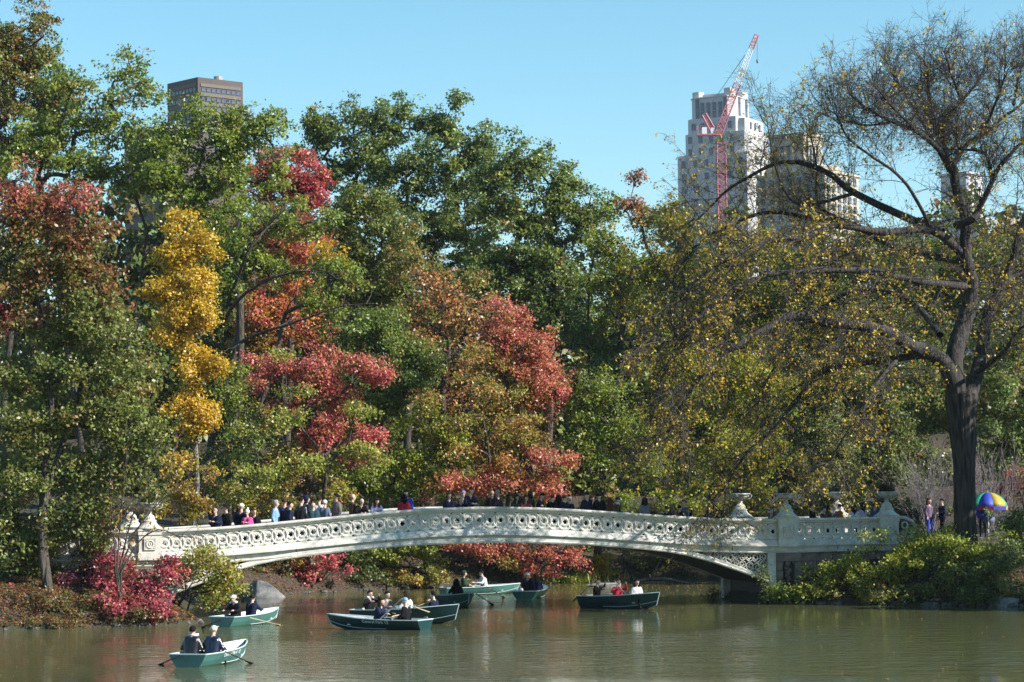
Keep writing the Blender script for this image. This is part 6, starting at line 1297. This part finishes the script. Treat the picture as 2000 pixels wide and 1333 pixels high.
def seat_pt(b, u, y=0.0, L0=4.0):
    x = -L0 / 2 + u * L0; a = b.rotation_euler[2]; return np.array([b.location[0] + x * math.cos(a) - y * math.sin(a), b.location[1] + x * math.sin(a) + y * math.cos(a), b['free'] * .52 + .02])
def rider(b, label, u, y, pose, face, *a, L0=4.0, **k):
    """face: 0 looks to the bow, PI to the stern"""
    return person(label, pose, seat_pt(b, u, y, L0), b.rotation_euler[2] + PI / 2 + face, *a, **k)
def oar(label, p_in, p_out, mat='oarwood'):
    p_in = np.array(p_in, float); p_out = np.array(p_out, float); d = norm(p_out - p_in); ln = np.linalg.norm(p_out - p_in)
    r = empty('oar', p_in); tag(r, label, 'oar', 'oars of the rowing boats')
    mb = MB(); mb.tube([(0, 0, 0), d * .12, d * .14, d * (ln - .5)], [.016, .016, .022, .02], 7); mb.build('shaft', M[mat], r, True)
    s_ = norm(np.cross(d, V3(0, 0, 1))); n_ = np.cross(s_, d); v = []
    for t, w in ((ln - .52, .02), (ln - .38, .06), (ln - .15, .075), (ln, .065)):
        for sx, nn in ((-1, -.008), (1, -.008), (1, .008), (-1, .008)): v.append(d * t + s_ * w * sx + n_ * nn)
    f = []
    for i in range(3):
        for j in range(4): f.append((i * 4 + j, i * 4 + (j + 1) % 4, (i + 1) * 4 + (j + 1) % 4, (i + 1) * 4 + j))
    f += [(3, 2, 1, 0), (12, 13, 14, 15)]; mesh_obj('blade', v, f, M[mat], r)
def wp(px, py, z): return np.array(ground_at(px, py, z))
def from_stern(px, py, hd, L0): return wp(px, py, 0) + np.array([math.cos(hd), math.sin(hd), 0]) * L0 / 2
def from_bow(px, py, hd, L0): return wp(px, py, 0) - np.array([math.cos(hd), math.sin(hd), 0]) * L0 / 2
# 1: nearest boat, stern to us
b = boat('teal rowboat with white lettering carrying two people in puffy black jackets', from_stern(366, 1304, R_(70), 3.7), R_(70), 3.7, 1.35, .36, .56, 'hull', 'Central Park 10', -1)
rider(b, 'person in puffy black jacket with white fur hood and dark hair', .22, .30, 'sit_puffy', 0, 'black', 'short', 'black', extra=[('collar', 'white')], L0=3.7, gloss=.3)
rider(b, 'person in glossy quilted navy jacket and cream cap', .26, -.30, 'sit_puffy', 0, 'navy', 'cap', 'cream', L0=3.7, gloss=.22)
oar('black oar trailing to the right of the teal lettered boat', wp(440, 1273, .45), wp(494, 1297, -.02), 'oardark'); oar('black oar trailing to the left of the teal lettered boat', wp(352, 1280, .4), wp(311, 1299, -.02), 'oardark')
# 2
b = boat('teal rowboat with dark stern rowed by a couple near the red bush', from_stern(433, 1225, R_(62), 3.7), R_(62), 3.7, 1.3, .36, .54, 'hull')
rider(b, 'rower in navy coat leaning over beside the white-capped one', .44, -.2, 'row', 0, 'navy', 'bun', 'dark', L0=3.7)
rider(b, 'rower in white cap and dark jacket with pale collar', .36, .25, 'row', PI, 'black', 'cap', 'white', extra=[('collar', 'white')], L0=3.7)
oar('pale oar reaching right from the couple near the red bush', wp(488, 1207, .45), wp(545, 1221, 0), 'oarwood'); oar('dark oar reaching left from the couple near the red bush', wp(432, 1211, .45), wp(396, 1225, 0), 'oardark')
# 3: dark boat, bow to the left
b = boat('shade-darkened teal rowboat with pale lettering and its bow to the left', wp(738, 1229, 0), R_(180 - 26), 3.9, 1.35, .34, .52, 'hull_shaded', 'Central Park 12', 1)
rider(b, 'long-haired woman in navy pulling the oar in the lettered dark boat', .50, 0, 'row', PI, 'navy', 'long', 'dark')
rider(b, 'person in black with pale blue cap in the stern of the lettered dark boat', .20, 0, 'sit', 0, 'black', 'cap', 'sky')
oar('pale grey oar dipping beside the lettered dark boat', wp(760, 1192, .72), wp(721, 1231, -.03), 'oargrey'); oar('pale wooden oar blade raised behind the lettered dark boat', wp(765, 1205, .55), wp(800, 1196, .5), 'oarwood')
# 4: tall green boat behind
b = boat('tall dark green rowboat with white stripe carrying four people', from_bow(889, 1219, R_(-27), 4.2), R_(-27), 4.2, 1.45, .50, .72, 'hull_shaded')
rider(b, 'man in black polo shirt with pale collar holding an oar upright', .10, .15, 'row_up', -.3, 'black', 'short', 'dark', extra=[('collar', 'white')], L0=4.2)
rider(b, 'dark-haired woman in taupe holding an oar in the tall green boat', .30, -.15, 'row', -.3, 'taupe', 'short', 'black', L0=4.2, skin=0)
rider(b, 'long-haired woman in white in the tall green boat', .54, 0, 'row', PI, 'white', 'long', 'dark', L0=4.2)
rider(b, 'person in dark navy hiding their face in the bow of the tall green boat', .80, 0, 'sit_phone', PI, 'navy', 'short', 'black', L0=4.2)
oar('pale oar held up by the man in black polo', wp(785, 1170, 1.2), wp(755, 1196, .62), 'oargrey'); oar('pale oar held by the woman in taupe', wp(793, 1180, .9), wp(838, 1196, .62), 'oarwood'); oar('dark-bladed oar across the lap of the woman in white', wp(800, 1190, .6), wp(850, 1172, .95), 'oarwood')
# 5 and 6: pair beyond the bridge
b = boat('pale teal rowboat farthest out with a woman in white', wp(938, 1161, 0), R_(22), 3.8, 1.3, .34, .46, 'hull')
rider(b, 'person in dark green hood in the pale teal boat', .28, 0, 'sit', -.3, 'green', 'hood', 'green'); rider(b, 'woman in white with dark hair in the pale teal boat', .56, 0, 'row', PI, 'white', 'short', 'black')
oar('pale oar reaching right from the woman in white in the teal boat', wp(950, 1146, .6), wp(985, 1167, 0), 'oarwood')
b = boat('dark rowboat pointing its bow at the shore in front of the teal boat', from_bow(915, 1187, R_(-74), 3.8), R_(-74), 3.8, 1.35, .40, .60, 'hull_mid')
rider(b, 'long-haired person in black with back turned in the bow-on boat', .52, 0, 'row', PI, 'black', 'long', 'black', L0=3.8)
oar('dark oar dipping right of the bow-on boat', wp(930, 1160, .6), wp(962, 1181, 0), 'oardark'); oar('long dark oar reaching left from the bow-on boat', wp(905, 1165, .55), wp(845, 1165, .45), 'oardark')
# 7
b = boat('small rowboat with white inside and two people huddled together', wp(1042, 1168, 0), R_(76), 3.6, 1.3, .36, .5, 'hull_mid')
rider(b, 'person in white cap with raised pointing arm in the white-lined boat', .42, .2, 'sit_point', .2, 'black', 'cap', 'white', L0=3.6); rider(b, 'long-haired person in navy beside the pointing one', .40, -.22, 'sit', 0, 'navy', 'long', 'brown', L0=3.6)
# 8
b = boat('tall dark green rowboat below the right side of the arch with three people', from_stern(1145, 1189, R_(-40), 3.7) + np.array([0, .9, 0]), R_(-40), 3.7, 1.4, .50, .68, 'hull_shaded')
rider(b, 'person in black t-shirt raising an oar in the stern', .16, 0, 'row_up', .3, 'black', 'short', 'black', L0=3.7); rider(b, 'person in red jacket and dark life vest', .46, 0, 'row_up', -.3, 'red', 'short', 'brown', L0=3.7); rider(b, 'person in white with dark scarf in the bow', .72, 0, 'sit', -.4, 'white', 'short', 'black', extra=[('collar', 'black')], L0=3.7)
oar('pale oar with broad blade held out left of the dark green boat', wp(1165, 1132, 1.2), wp(1119, 1175, .25), 'oarwood'); oar('pale oar held by the person in red', wp(1200, 1135, 1.15), wp(1222, 1160, .62), 'oargrey')
